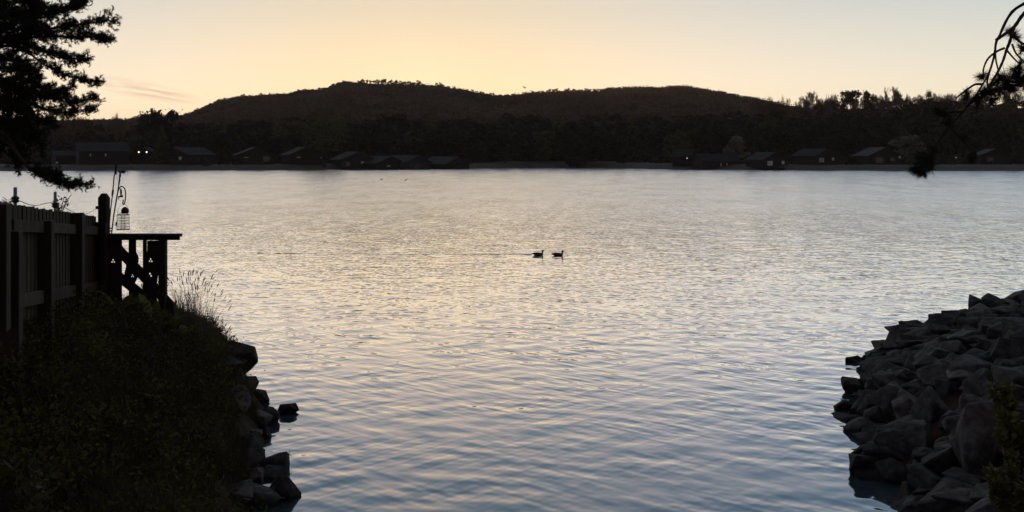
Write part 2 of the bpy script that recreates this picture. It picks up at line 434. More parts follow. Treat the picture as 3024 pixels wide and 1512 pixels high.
    fr = n.new('ShaderNodeFresnel'); fr.inputs['IOR'].default_value = 1.33; l.new(nm.outputs[0], fr.inputs['Normal'])
    fm = n.new('ShaderNodeMath'); fm.operation = 'MULTIPLY'; fm.use_clamp = True; fm.inputs[1].default_value = WATER_GAIN
    l.new(fr.outputs[0], fm.inputs[0])
    rr = n.new('ShaderNodeMapRange'); rr.interpolation_type = 'SMOOTHSTEP'; rr.inputs['From Min'].default_value = 10; rr.inputs['From Max'].default_value = 95
    rr.inputs['To Min'].default_value = 0.07; rr.inputs['To Max'].default_value = 0.19
    l.new(sepp.outputs[1], rr.inputs['Value'])
    gu = n.new('ShaderNodeTexNoise'); gu.inputs['Scale'].default_value = 1.0; gu.inputs['Detail'].default_value = 4.0
    gm = n.new('ShaderNodeMapping'); gm.inputs['Scale'].default_value = (0.22, 0.10, 1); l.new(geo.outputs['Position'], gm.inputs[0]); l.new(gm.outputs[0], gu.inputs['Vector'])
    gr_ = n.new('ShaderNodeMapRange'); gr_.inputs['From Min'].default_value = 0.3; gr_.inputs['From Max'].default_value = 0.7; gr_.inputs['To Min'].default_value = 0.86; gr_.inputs['To Max'].default_value = 1.14
    l.new(gu.outputs[0], gr_.inputs['Value'])
    rm_ = n.new('ShaderNodeMath'); rm_.operation = 'MULTIPLY'; l.new(rr.outputs[0], rm_.inputs[0]); l.new(gr_.outputs[0], rm_.inputs[1])
    gl = n.new('ShaderNodeBsdfGlossy'); l.new(rm_.outputs[0], gl.inputs['Roughness']); gl.inputs['Color'].default_value = (1, 1, 1, 1)
    l.new(nm.outputs[0], gl.inputs['Normal'])
    df = n.new('ShaderNodeBsdfDiffuse'); df.inputs['Color'].default_value = (0.030, 0.045, 0.055, 1)
    mx = n.new('ShaderNodeMixShader'); l.new(fm.outputs[0], mx.inputs[0]); l.new(df.outputs[0], mx.inputs[1]); l.new(gl.outputs[0], mx.inputs[2])
    l.new(mx.outputs[0], n['Material Output'].inputs[0])
    return m
WATER_GAIN = 2.4
WAVELET = 0.0175
M['water'] = water_mat()

# ------------------------------------------------------------------ terrain
SHORE = np.array([(-90, 26), (-60, 22), (-40, 20), (-20, 17), (-12, 15.5), (-8, 15.8), (-6.5, 17.0), (-5.4, 18.0), (-4.85, 17.8),
                  (-4.4, 16.6), (-3.95, 15.5), (-3.5, 13.8), (-3.1, 12.2), (-2.95, 11.0), (-2.2, 8.6), (0, 7.4), (2.5, 8.0), (3.8, 9.4),
                  (4.5, 10.6), (4.75, 11.6), (4.5, 12.4), (4.95, 13.6), (5.35, 15.3), (5.9, 16.5), (6.95, 19.2), (7.7, 19.9), (9.2, 20.7),
                  (11.5, 21.8), (20, 25), (60, 30), (90, 34)], dtype=float)

def shore_dist(x, y):
    """signed distance to the near shore, positive on land (the camera's side)"""
    x = np.asarray(x, float); y = np.asarray(y, float)
    d = np.full(x.shape, 1e9)
    ins = np.zeros(x.shape, bool)
    poly = np.vstack([SHORE, [(90, -90), (-90, -90)]])
    n = len(poly)
    for i in range(n):
        a, b = poly[i], poly[(i + 1) % n]
        if i < len(SHORE) - 1:
            e = b - a
            t = np.clip(((x - a[0]) * e[0] + (y - a[1]) * e[1]) / (e @ e), 0, 1)
            d = np.minimum(d, np.hypot(x - a[0] - t * e[0], y - a[1] - t * e[1]))
        c = ((a[1] > y) != (b[1] > y)) & (x < (b[0] - a[0]) * (y - a[1]) / (b[1] - a[1] + 1e-12) + a[0])
        ins ^= c
    return np.where(ins, d, -d)

def sstep(a, b, v):
    t = np.clip((v - a) / (b - a), 0, 1)
    return t * t * (3 - 2 * t)

_ph = rng.uniform(0, 6.28, (14, 2)); _fr = rng.normal(0, 1, (14, 2))
def wob(x, y, s):
    r = 0
    for i in range(14):
        k = _fr[i] * (0.6 + 0.35 * i) / s
        r = r + np.sin(k[0] * x + k[1] * y + _ph[i, 0]) / (1.5 + 0.5 * i)
    return r * 0.35

def Hnear(x, y):
    x = np.asarray(x, float); y = np.asarray(y, float)
    d = shore_dist(x, y)
    hl = np.where(y > 9, 2.35 - 0.09 * (y - 9), 2.35 - 0.25 * (9 - y))
    hl = np.clip(hl, 1.5, 2.35)
    hr = np.full(x.shape, 1.55)
    w = sstep(-2.5, 3.0, x)
    top = hl * (1 - w) + hr * w
    top = np.where(y < 3.5, top * sstep(1.0, 3.5, y) + 2.35 * (1 - sstep(1.0, 3.5, y)), top)
    sl = 1.15 * (1 - w) + 0.62 * w
    sl = sl * sstep(4.5, 10.0, y) + 0.42 * (1 - sstep(4.5, 10.0, y))
    a = np.maximum(d, 0) * sl
    kf = 2.0 * (1 - w) + 1.25 * w
    z = top * (1 - np.exp(-np.maximum(a, 0) * kf / top)) / (1 - np.exp(-kf * 2.2))
    z = np.minimum(z, top)
    z = z + wob(x, y, 0.9) * 0.08 * sstep(0.1, 0.8, d)
    return np.where(d > 0, z - 0.03, np.maximum(d * 0.55, -2.2) - 0.03)

def hit(px, row, lo=4.0, hi=26.0, H=Hnear, n=900):
    """first point where the view ray through a photo pixel meets the near ground or the water"""
    t = np.linspace(lo, hi, n)
    x = (px - CX) / F * t; z = CH - (row - HZ) / F * t
    g = np.maximum(H(x, t), 0.0)
    k = np.nonzero(z <= g)[0]
    k = k[0] if len(k) else n - 1
    return Vector((x[k], t[k], g[k]))

# near bank: fine sheet
gx = np.concatenate([np.linspace(-90, -14, 40), np.arange(-13.5, 14, 0.16), np.linspace(14.5, 90, 40)])
gy = np.concatenate([np.linspace(-60, -2, 20), np.arange(-1.5, 26, 0.16), np.linspace(27, 60, 12)])
X, Y = np.meshgrid(gx, gy)
Z = Hnear(X, Y)
nyy, nxx = X.shape
idx = np.arange(nyy * nxx).reshape(nyy, nxx)
q = np.stack([idx[:-1, :-1], idx[:-1, 1:], idx[1:, 1:], idx[1:, :-1]], -1).reshape(-1, 4)
near = mesh_obj('ground', np_mesh('ground', np.stack([X, Y, Z], -1).reshape(-1, 3), q, True), M['soil'])
tag(near, kind='structure')

# far shore, wooded rise and hill: one sheet to the horizon
RIDGE = np.array([(-800, 345), (-200, 352), (150, 358), (385, 353), (423, 344), (542, 342), (608, 315), (646, 299), (716, 285), (790, 282), (844, 280), (890, 268), (947, 267),
                  (996, 250), (1017, 243), (1072, 247), (1194, 252), (1246, 252), (1303, 258), (1371, 267), (1452, 282), (1500, 284), (1581, 277),
                  (1663, 272), (1772, 272), (1804, 264), (1859, 260), (1935, 262), (2016, 257), (2054, 262), (2111, 272), (2193, 287), (2258, 299),
                  (2299, 310), (2389, 324), (2543, 325), (2800, 330), (3024, 330), (3600, 340)], float)
SHX = np.array([-900, -126, -53, -15, 20, 45, 80, 126, 900.0]); SHY = np.array([240, 242, 256, 285, 302, 270, 246, 240, 240.0])
YR = 900.0
def Hfar(x, y):
    x = np.asarray(x, float); y = np.asarray(y, float)
    d = y - np.interp(x, SHX, SHY) - 1.5 * np.sin(x * 0.11) - 0.8 * np.sin(x * 0.37 + 1)
    z = np.where(d < 0, np.maximum(d * 0.15, -2.5), 1.4 * sstep(0, 9, d))
    z = z + 3.5 * sstep(30, 110, d)
    px = CX + F * x / np.maximum(y, 1)
    w = np.clip((y - 330) / (YR - 330), 0, 1)
    rz = CH + (HZ - np.interp(px, RIDGE[:, 0], RIDGE[:, 1]) - 7) / F * YR - 4.9
    hillz = rz * (0.35 * w + 0.65 * w * w * (3 - 2 * w))
    back = np.clip((y - YR) / 900, 0, 1)
    hillz = hillz * (1 - 0.75 * sstep(0, 1, back))
    rise = 6.0 * sstep(2250, 2600, px) * sstep(300, 380, y) + 3.0 * sstep(300, 380, y)
    return z + np.maximum(hillz, 0) * (w > 0) + rise * (1 - sstep(450, 700, y)) + wob(x, y, 30) * 0.9 * sstep(300, 420, y)
ky = np.concatenate([np.arange(225, 330, 2.5), np.arange(330, 960, 9), np.linspace(970, 2400, 40)])
kk = np.concatenate([np.linspace(-1.1, -0.75, 20), np.linspace(-0.74, 0.74, 260), np.linspace(0.75, 1.1, 20)])
K, Y = np.meshgrid(kk, ky); X = K * Y
Z = Hfar(X, Y)
nyy, nxx = X.shape
idx = np.arange(nyy * nxx).reshape(nyy, nxx)
q = np.stack([idx[:-1, :-1], idx[:-1, 1:], idx[1:, 1:], idx[1:, :-1]], -1).reshape(-1, 4)
me = np_mesh('hill', np.stack([X, Y, Z], -1).reshape(-1, 3), q, True)
me.materials.append(M['hillsoil']); me.materials.append(M['beach'])
cy = np.repeat(ky[:-1], nxx - 1)
me.polygons.foreach_set('material_index', (cy < 318).astype(np.int32))
hill = mesh_obj('hill', me, None); tag(hill, kind='structure')
me = np_mesh('lake_bed', [(-2640, -2640, -2.6), (2640, -2640, -2.6), (2640, 2640, -2.6), (-2640, 2640, -2.6)], [(0, 1, 2, 3)])
tag(mesh_obj('lake_bed', me, M['soil']), kind='structure')

# ------------------------------------------------------------------ water
DUCKS = [(1590.0, 754.0), (1648.0, 755.0)]
def wave_height(x, y):
    h = np.zeros_like(x)
    wr = np.random.default_rng(21)
    for i in range(46):
        lam = 0.30 * (3.8 ** (i / 45.0)) * wr.uniform(0.9, 1.1)
        side = -1 if wr.random() < 0.62 else 1
        ang = math.radians(90 + side * abs(wr.normal(30, 22)))
        k = 2 * math.pi / lam
        slope = 0.0145 * (lam / 0.8) ** -0.15
        amp = slope / k
        ph = wr.uniform(0, 6.283)
        w = np.clip((lam / (2.6 * spacing) - 0.6) / 0.8, 0, 1)
        env = 0.6 + 0.4 * np.sin(x * wr.uniform(-.35, .35) + y * wr.uniform(-.2, .2) + ph * 3)
        h += amp * w * env * np.sin(k * (math.cos(ang) * x + math.sin(ang) * y) + ph)
    shel = 0.55 + 0.45 * sstep(9, 36, y)
    h *= shel
    # ripple rings off the left bank stones and the trail behind the two ducks
    for cx, cy_, a in ((-3.2, 15.6, 0.006), (-2.7, 12.9, 0.005), (-4.5, 17.6, 0.006), (4.4, 14.6, 0.004)):
        r = np.hypot(x - cx, y - cy_)
        h += a * np.sin(r * 14.0) * np.exp(-r / 0.9)
    dx = P(1572, 754, 39.0).x
    along = dx - x
    yc = 39.2 + 0.018 * along + 0.10 * np.sin(along * 1.7)
    trail = np.where(along > -1.2, np.exp(-((y - yc) / 0.20) ** 2) * np.exp(-np.maximum(along, 0) / 12.0), 0)
    h += 0.02 * trail * (0.55 + 0.45 * np.sin(along * 2.9) * np.sin(along * 0.83 + 1))
    arm = np.abs(np.abs(y - yc) - 0.10 * np.maximum(along + 1.0, 0))
    h += np.where((along > -1.2) & (along < 4), 0.014 * np.exp(-(arm / 0.10) ** 2) * np.exp(-np.maximum(along, 0) / 2.0), 0)
    return h
AP = 12.0
yy = [5.5]
while yy[-1] < 330: yy.append(yy[-1] + max(0.045, 0.0042 * yy[-1] if yy[-1] < 80 else 0.010 * yy[-1]))
yy = np.array(yy)
kk = np.concatenate([np.linspace(-4, -0.59, 24), np.arange(-0.58, 0.58, 0.0023), np.linspace(0.59, 4, 24)])
K, Y = np.meshgrid(kk, yy); X = K * (Y + AP)
spacing = np.maximum(np.gradient(yy)[:, None] * np.ones_like(X), 0.0023 * (Y + AP))
spacing = np.where(np.abs(K) > 0.585, 20.0, spacing)
Z = wave_height(X, Y)
nyy, nxx = X.shape
idx = np.arange(nyy * nxx).reshape(nyy, nxx)
q = np.stack([idx[:-1, :-1], idx[:-1, 1:], idx[1:, 1:], idx[1:, :-1]], -1).reshape(-1, 4)
lake = mesh_obj('lake', np_mesh('lake', np.stack([X, Y, Z], -1).reshape(-1, 3), q, True), M['water'])
tag(lake, kind='structure')

# ------------------------------------------------------------------ rocks
def rock_mesh(name, dims, seed, m, npts=14, rot=None):
    r = random.Random(seed)
    bm = bmesh.new()
    sq = (1.0, r.uniform(0.8, 1.0), r.uniform(0.7, 1.0))
    for i in range(npts):
        v = Vector((r.gauss(0, 1), r.gauss(0, 1), r.gauss(0, 1))).normalized()
        # push towards a box so that faces are broad and flat
        mx = max(abs(c) for c in v)
        v = v.lerp(v / mx, 0.62) * r.uniform(0.84, 1.0)
        bm.verts.new((v.x * sq[0], v.y * sq[1], v.z * sq[2]))
    bmesh.ops.convex_hull(bm, input=bm.verts)
    for v in [v for v in bm.verts if not v.link_faces]: bm.verts.remove(v)
    bmesh.ops.dissolve_limit(bm, angle_limit=R(14), verts=bm.verts, edges=bm.edges)
    bmesh.ops.bevel(bm, geom=list(bm.edges), offset=0.045, segments=1, affect='EDGES', profile=0.6)
    bmesh.ops.triangulate(bm, faces=bm.faces)
    bmesh.ops.subdivide_edges(bm, edges=bm.edges, cuts=1, use_grid_fill=True)
    q = Matrix.Rotation(r.uniform(-0.5, 0.5), 3, 'Y') @ Matrix.Rotation(r.uniform(0, 6.28), 3, 'Z') @ Matrix.Rotation(r.uniform(-0.7, 0.7), 3, 'X')
    off = Vector((r.uniform(-50, 50), r.uniform(-50, 50), 0))
    for v in bm.verts:
        n = mnoise.noise(v.co * 1.4 + off) * 0.13 + mnoise.noise(v.co * 4.5 + off) * 0.05
        v.co = q @ (v.co * (1 + n))
    lo = [min(v.co[i] for v in bm.verts) for i in range(3)]; hi = [max(v.co[i] for v in bm.verts) for i in range(3)]
    for v in bm.verts:
        v.co = Vector(((v.co[i] - (lo[i] + hi[i]) / 2) / (hi[i] - lo[i]) * dims[i]) for i in range(3))
    me = bpy.data.meshes.new(name); bm.to_mesh(me); bm.free()
    me.materials.append(m)
    return me

def rock(px, row, w, h, seed, label, group=None, m='rock', name='boulder', tilt=0.0, ymin=4.0, cat='rock', deep=1.0):
    """a rock whose middle shows at a photo pixel; w, h its size there in photo pixels"""
    base = hit(px, row + 0.30 * h, lo=ymin)
    Yd = base.y + 0.15 * w / F * base.y
    c = P(px, row, Yd)
    W, Hh = w / F * Yd, h / F * Yd
    me = rock_mesh(name, (W * 1.06, (W * 0.55 + Hh * 0.65) * deep, Hh * 1.12), seed, M[m])
    o = mesh_obj(name, me, None, loc=c)
    o.rotation_euler = (0, tilt, 0)
    return tag(o, label, cat, group)

RB = 'boulders piled along the right bank'
def zr(cx, cy, w, h): return 2400 + cx / 1.861, 820 + cy / 1.861, w / 1.861, h / 1.861
right = [
 (895, 140, 70, 80, 'upright boulder at the crest of the right bank, left of the tallest one'),
 (975, 142, 135, 92, 'blocky dark boulder standing highest on the crest of the right bank'),
 (1112, 112, 120, 72, 'wide boulder at the top right corner of the right bank by the frame edge'),
 (1090, 152, 110, 62, 'paler boulder just under the wide rock at the top right of the bank'),
 (1118, 208, 150, 80, 'rounded boulder below the paler rock near the top right of the bank'),
 (768, 215, 110, 65, 'slanting slab on the upper silhouette of the right bank, left of the crest'),
 (838, 222, 115, 80, 'dark wedge rock leaning against the slab under the crest of the right bank'),
 (675, 252, 80, 40, 'small rounded rock poking above the upper outline of the right bank'),
 (508, 305, 165, 90, 'dark blocky boulder at the upper left shoulder of the right bank'),
 (610, 300, 170, 72, 'long flat topped boulder right of the upper left shoulder of the bank'),
 (700, 292, 150, 66, 'low slab behind the long flat topped boulder on the right bank'),
 (945, 218, 175, 76, 'broad boulder directly below the blocky crest boulder'),
 (1045, 272, 255, 95, 'very long slab lying level in the upper right of the bank'),
 (890, 298, 125, 64, 'pale buff rock left under the very long level slab'),
 (872, 352, 255, 92, 'wide ledge of rock with dark hollow beneath, upper middle of right bank'),
 (1122, 345, 110, 90, 'rock with pale streak at the right edge below the long slab'),
 (590, 368, 255, 66, 'thin wide slab below the upper left shoulder of the right bank'),
 (400, 388, 80, 54, 'small dark rock stepping down to the water at the upper left of the bank'),
 (325, 438, 115, 50, 'flat rock jutting furthest left into the water at the head of the bank'),
 (390, 442, 55, 44, 'small pale stone beside the flat jutting rock at the water'),
 (345, 478, 85, 44, 'low wet stone just below the flat jutting rock'),
 (470, 428, 115, 72, 'rounded grey rock above the pale wedge in the left of the bank'),
 (545, 432, 135, 74, 'pale wedge shaped rock in the upper left of the right bank'),
 (432, 492, 185, 84, 'flat topped grey boulder above the leaning oval rock'),
 (682, 448, 265, 125, 'largest flat faced boulder in the middle of the right bank'),
 (480, 552, 145, 118, 'leaning oval boulder in the left middle of the right bank'),
 (360, 582, 115, 115, 'square shouldered boulder by the water left of the leaning oval one'),
 (235, 607, 145, 92, 'rounded boulder standing in the water at the left end of the middle row'),
 (335, 662, 150, 62, 'low wet boulder behind the rounded one standing in the water'),
 (250, 658, 75, 50, 'wet stone tucked under the rounded boulder standing in the water'),
 (170, 707, 104, 62, 'lone flat stone lying furthest out in the water off the right bank'),
 (246, 748, 94, 86, 'dark wet stone in the water right of the lone flat stone'),
 (306, 722, 84, 62, 'rust tinged stone in the water touching the dark wet stone'),
 (432, 690, 180, 210, 'big steep dark boulder at the waterline in the left middle of the bank'),
 (860, 452, 125, 76, 'medium rock right of the largest flat faced boulder'),
 (960, 468, 115, 115, 'angular rock between two slabs in the right middle of the bank'),
 (1062, 432, 175, 178, 'tall pointed slab on edge near the right border of the bank'),
 (1092, 505, 140, 94, 'low rock at the foot of the tall pointed slab'),
 (690, 562, 185, 138, 'blunt boulder directly beneath the largest flat faced boulder'),
 (862, 562, 240, 104, 'wide pale ridged boulder in the right middle of the bank'),
 (744, 604, 155, 84, 'smooth grey rock under the wide pale ridged boulder'),
 (935, 622, 165, 115, 'sloping boulder left of the bush on the right bank'),
 (592, 642, 95, 54, 'small rock wedged above the pair of pale topped slabs'),
 (532, 728, 200, 165, 'pale topped slab rising from the waterline right of the steep dark boulder'),
 (655, 712, 190, 210, 'second pale topped slab, bigger, right of the first'),
 (882, 695, 125, 124, 'fin shaped rock standing above the big pale boulder'),
 (785, 800, 150, 120, 'shadowed rock between the pale topped slab and the big pale boulder'),
 (362, 865, 178, 110, 'flat topped boulder sloping into the water in the lower left of the bank'),
 (297, 842, 32, 22, 'tiny stone just off the flat topped boulder in the water'),
 (382, 942, 250, 96, 'long low boulder below the flat topped one at the waterline'),
 (565, 905, 215, 185, 'large cracked boulder in the lower middle of the right bank'),
 (287, 1034, 190, 138, 'rounded boulder furthest left at the bottom of the right bank'),
 (455, 1075, 175, 140, 'dark boulder half under water right of the lowest rounded one'),
 (612, 1042, 170, 84, 'flat rock below the large cracked boulder'),
 (690, 1135, 270, 200, 'large dark domed boulder near the bottom of the right bank'),
 (765, 935, 125, 150, 'narrow dark rock pressed against the left side of the big pale boulder'),
 (625, 985, 165, 90, 'shadowed rock filling the gap under the large cracked boulder'),
 (560, 1200, 170, 130, 'wet boulder at the waterline along the bottom edge of the bank'),
]
for i, (cx, cy, w, h, lab) in enumerate(right):
    px, row, ww, hh = zr(cx, cy, w, h)
    wet = cx < 360 or lab.startswith(('dark wet', 'wet'))
    pale = 'pale' in lab
    rock(px, row, ww * 1.05, hh * 1.05, 100 + i, lab, None, 'rockwet' if wet else ('rockpale' if pale and i % 2 else 'rock'))
px, row, ww, hh = zr(935, 930, 280, 490)
rock(px, row, ww, hh, 331, 'big tall pale boulder at the lower right beside the bush', None, 'rockpale', deep=0.7)
px, row, ww, hh = zr(860, 1250, 400, 150)
rock(px, row, ww, hh, 332, 'wide pale grey boulder cut by the bottom edge at the lower right', None, 'rockpale', deep=0.6)
# small stones filling the gaps of the pile
fr_ = random.Random(5)
cnt = 0
for tries in range(4000):
    if cnt >= 230: break
    x = fr_.uniform(4.2, 13); y = fr_.uniform(9.5, 20.2)
    d = float(shore_dist(np.array([x]), np.array([y]))[0])
    if not (-0.15 < d < 4.6): continue
    px = CX + F * x / y
    if px > 3150: continue
    z = float(Hnear(np.array([x]), np.array([y]))[0])
    s = fr_.uniform(0.18, 0.58)
    o = mesh_obj('stone', rock_mesh('stone', (s * fr_.uniform(1, 1.6), s * fr_.uniform(1, 1.4), s * fr_.uniform(0.6, 1.0)), 1000 + cnt, M['rock'], 12), None, loc=(x, y, z + 0.03))
    zone = ('at the waterline' if d < 0.5 else 'low on the slope' if d < 1.4 else 'high on the slope' if d < 2.6 else 'along the top') + (' at the far end' if y > 18 else ' in the middle' if y > 14 else ' at the near end')
    size = 'small' if s < 0.30 else 'middling' if s < 0.45 else 'larger'
    tag(o, size + ' dark stone wedged ' + zone + ' of the right bank', 'rock', size + ' stones wedged ' + zone)
    cnt += 1

LB = 'boulders along the foot of the left bank'
def zl(cx, cy, w, h): return cx / 2.0375, 880 + cy / 2.0375, w / 2.0375, h / 2.0375
left = [
 (1425, 360, 260, 190, 'large dark wedge of rock at the tip of the grassy left bank'),
 (1375, 430, 190, 130, 'shadowed boulder under the wedge at the tip of the left bank'),
 (1490, 520, 125, 92, 'low boulder at the waterline below the wedge of the left bank'),
 (1560, 605, 110, 110, 'dark boulder jutting over the water above the lone stone'),
 (1635, 715, 84, 120, 'square boulder at the waterline just left of the lone stone'),
 (1730, 672, 132, 80, 'lone dark stone standing in the water off the left bank'),
 (1560, 735, 165, 118, 'broad grey boulder left of the square waterline boulder'),
 (1605, 820, 70, 78, 'wet stone with a pale end below the broad grey boulder'),
 (1525, 822, 110, 54, 'flat stone behind the wet stone on the left bank'),
 (1505, 925, 150, 190, 'tall pale faced boulder in the lower left bank'),
 (1650, 985, 175, 140, 'rounded dark boulder over the water in the lower left bank'),
 (1500, 1085, 165, 120, 'mottled boulder below the tall pale faced one'),
 (1650, 1065, 150, 80, 'grey slab lying between the two big lower left boulders'),
 (1715, 1150, 180, 170, 'big dark boulder reaching furthest right at the bottom of the left bank'),
 (1635, 1190, 50, 120, 'thin pale slab standing on edge at the bottom left waterline'),
 (1430, 650, 130, 200, 'pale rock face half hidden in grass on the left bank'),
 (1400, 500, 110, 130, 'rock half buried in grass behind the low waterline boulder'),
 (1570, 1210, 230, 150, 'shadowed boulder along the bottom edge left of the big dark one'),
 (1420, 1180, 200, 150, 'boulder under trailing stems at the bottom of the left bank'),
]
for i, (cx, cy, w, h, lab) in enumerate(left):
    px, row, ww, hh = zl(cx, cy, w, h)
    rock(px, row, ww, hh, 433 if i == 5 else 457 + 3 * i, lab, None, 'rockwet' if i in (0, 1, 3, 5, 7, 13) else 'rock')

# ------------------------------------------------------------------ board fence on the left bank
FO = Vector((-5.95, 14.0, 0)); FU = Vector((0.27, -1.0, 0)); FN = Vector((1.0, 0.27, 0)).normalized()
FROT = Matrix(((FU.normalized().x, FN.x, 0), (FU.normalized().y, FN.y, 0), (0, 0, 1)))
def fz_top(t): return 3.117 + 0.0865 * t
def fz_bot(t): return 1.93 + 0.105 * t
def fp(t, n, z): return FO + FU * t + FN * n + Vector((0, 0, z))
fence = empty('board_fence', fp(2.5, 0, 2.1), 'weathered vertical board fence with square posts at the left edge', 'fence')
fin = fence.matrix_world.inverted() if False else Matrix.Translation(-fence.location)
def fpart(mb, name, m, bevel=0.0):
    mb.v = [tuple(Vector(v) - fence.location) for v in mb.v]
    return mb.build(name, m, fence, bevel=bevel)
t = 0.02; k = 0
fr2 = random.Random(9)
bmesh_cache = None
while t < 7.2:
    jz = fr2.uniform(-0.012, 0.010)
    hgt = fz_top(t) - fz_bot(t)
    if bmesh_cache is None:
        mb = MB(); mb.prism([(-0.053, 0.008, -0.5), (0.053, 0.008, -0.5), (0.053, 0.008, 0.5), (-0.053, 0.008, 0.5)], (0, -0.014, 0))
        bmesh_cache = mb.mesh('board'); bmesh_cache.materials.append(M['board'])
    o = bpy.data.objects.new('board', bmesh_cache); link(o, fence)
    k += 1
    o.location = fp(t, (k % 2) * 0.0075 + fr2.uniform(-0.002, 0.002), (fz_top(t) + fz_bot(t)) / 2 + jz) - fence.location
    o.rotation_euler = FROT.to_euler(); o.rotation_euler.rotate_axis('Y', fr2.uniform(-0.006, 0.006)); o.scale = (1, 1, hgt)
    t += 0.0935
sl = math.atan(0.0865)
for zt, hh in ((-0.20, 0.115), (-0.98, 0.135)):
    for a, b in ((0.0, 1.86), (1.96, 3.76), (3.86, 5.2), (5.3, 7.2)):
        mb = MB()
        za, zb = (fz_top(a) + zt - 0.06, fz_top(b) + zt - 0.06) if zt > -0.5 else (fz_bot(a) + 0.13, fz_bot(b) + 0.13)
        A, B_ = fp(a, 0.028, za), fp(b, 0.028, zb)
        up = Vector((0, 0, hh))
        mb.prism([A, B_, B_ + up, A + up], FN * 0.05)
        fpart(mb, 'rail', M['rail'], 0.004)
for t, dz in ((1.90, 0.0), (3.80, -0.13), (5.25, -0.25)):
    mb = MB()
    zt_, zb_ = fz_top(t) + dz, fz_bot(t) - 0.40
    rot = FROT
    mb.box(fp(t, 0.075, (zt_ + zb_) / 2), (0.17, 0.14, zt_ - zb_), rot)
    fpart(mb, 'post', M['timber'], 0.006)
mb = MB(); mb.box(P(0, 790, 8.1), (0.16, 0.13, 1.05), FROT); fpart(mb, 'gate_post', M['railing'], 0.006)

# poles and wire standing along the fence top
for px, top, bot, Yp, lab in ((45, 553, 612, 9.6, 'short steel pole with black insulator, nearest the left edge'),
                              (163, 566, 632, 11.4, 'short steel pole with black insulator under the pine branch')):
    b = P(px, bot + 25, Yp)
    e = empty('steel_pole', b, lab, 'pole')
    hgt = P(px, top, Yp).z - b.z
    mb = MB(); mb.lathe((0, 0, 0), [(0.017, 0), (0.017, hgt - 0.004), (0.012, hgt)], 10); mb.build('tube', M['galv'], e)
    zi = P(px, (top + bot) / 2 + 6, Yp).z - b.z
    mb = MB(); mb.lathe((0, 0, zi), [(0.02, -0.035), (0.042, -0.02), (0.030, -0.004), (0.042, 0.012), (0.022, 0.03)], 10); mb.build('insulator', M['iron'], e, True)
A = P(163, 600, 11.4); B_ = P(297, 610, 14.0)
mb = MB(); mb.tube(spline([P(-30, 585, 8.9), P(0, 595, 9.0), P(20, 606, 9.2), P(45, 590, 9.6), P(100, 607, 10.4), A, P(240, 634, 12.8), B_], 40), 0.004, 4)
fr3 = random.Random(3)
for i in range(14):
    c = P(fr3.uniform(-10, 40), fr3.uniform(590, 607), 9.2)
    mb.tube([c, c + Vector((fr3.uniform(-.05, .05), 0.02, fr3.uniform(-.04, .04)))], 0.003, 3)
tag(mb.build('fence_wire', M['iron']), 'thin slack wire strung along the top of the board fence', 'wire')

# ------------------------------------------------------------------ deck railing
YD = 14.0
S_ = YD / F
def D(px, row, dy=0.0): return P(px, row, YD) + Vector((0, dy, 0))
rail = empty('deck_railing', D(400, 930), 'dark timber deck railing with fretwork balusters and trefoil holes', 'railing')
def dpart(mb, name, m=None, bevel=0.0):
    mb.v = [tuple(Vector(v) - rail.location) for v in mb.v]
    return mb.build(name, m or M['railing'], rail, bevel=bevel)
def dbox(name, x0, x1, r0, r1, th, dy=0.0, bevel=0.004):
    mb = MB(); a, b = D(x0, r1, dy), D(x1, r0, dy)
    mb.box((a + b) / 2, (b.x - a.x, th, b.z - a.z)); return dpart(mb, name, None, bevel)
# newel post with chamfered cap
mb = MB(); a, b = D(294.5, 985), D(320, 584)
mb.box((a + b) / 2, (b.x - a.x, 0.12, b.z - a.z))
c = (D(294.5, 584) + D(320, 584)) / 2; w = (b.x - a.x) / 2
for i, (w0, w1, z0, z1) in enumerate(((w, w, 0.0, 0.0), (w, w * 0.45, 0, (584 - 571) * S_))):
    if z1 == 0: continue
    q0 = [c + Vector((sx * w0, sy * w0, z0 + 0.0005)) for sx, sy in ((-1, -1), (1, -1), (1, 1), (-1, 1))]
    q1 = [c + Vector((sx * w1, sy * w1, z1)) for sx, sy in ((-1, -1), (1, -1), (1, 1), (-1, 1))]
    mb.add(q0 + q1, [(3, 2, 1, 0), (4, 5, 6, 7)] + [(j, (j + 1) % 4, (j + 1) % 4 + 4, j + 4) for j in range(4)])
dpart(mb, 'newel_post')
dbox('side_post', 281, 294, 656, 985, 0.10, 0.02)
dbox('corner_post', 308, 323, 657, 985, 0.08, -0.10)
dbox('bracket', 290, 295, 608, 617, 0.05, -0.07)
dbox('handrail', 280, 535, 690, 699, 0.15, -0.02)
dbox('fascia_board', 280, 534, 699.6, 708, 0.05, -0.05)
dbox('end_post', 470, 490.5, 708.4, 990, 0.10, 0.01)
dbox('picket', 420.5, 430.5, 708.4, 930, 0.04, 0.03)
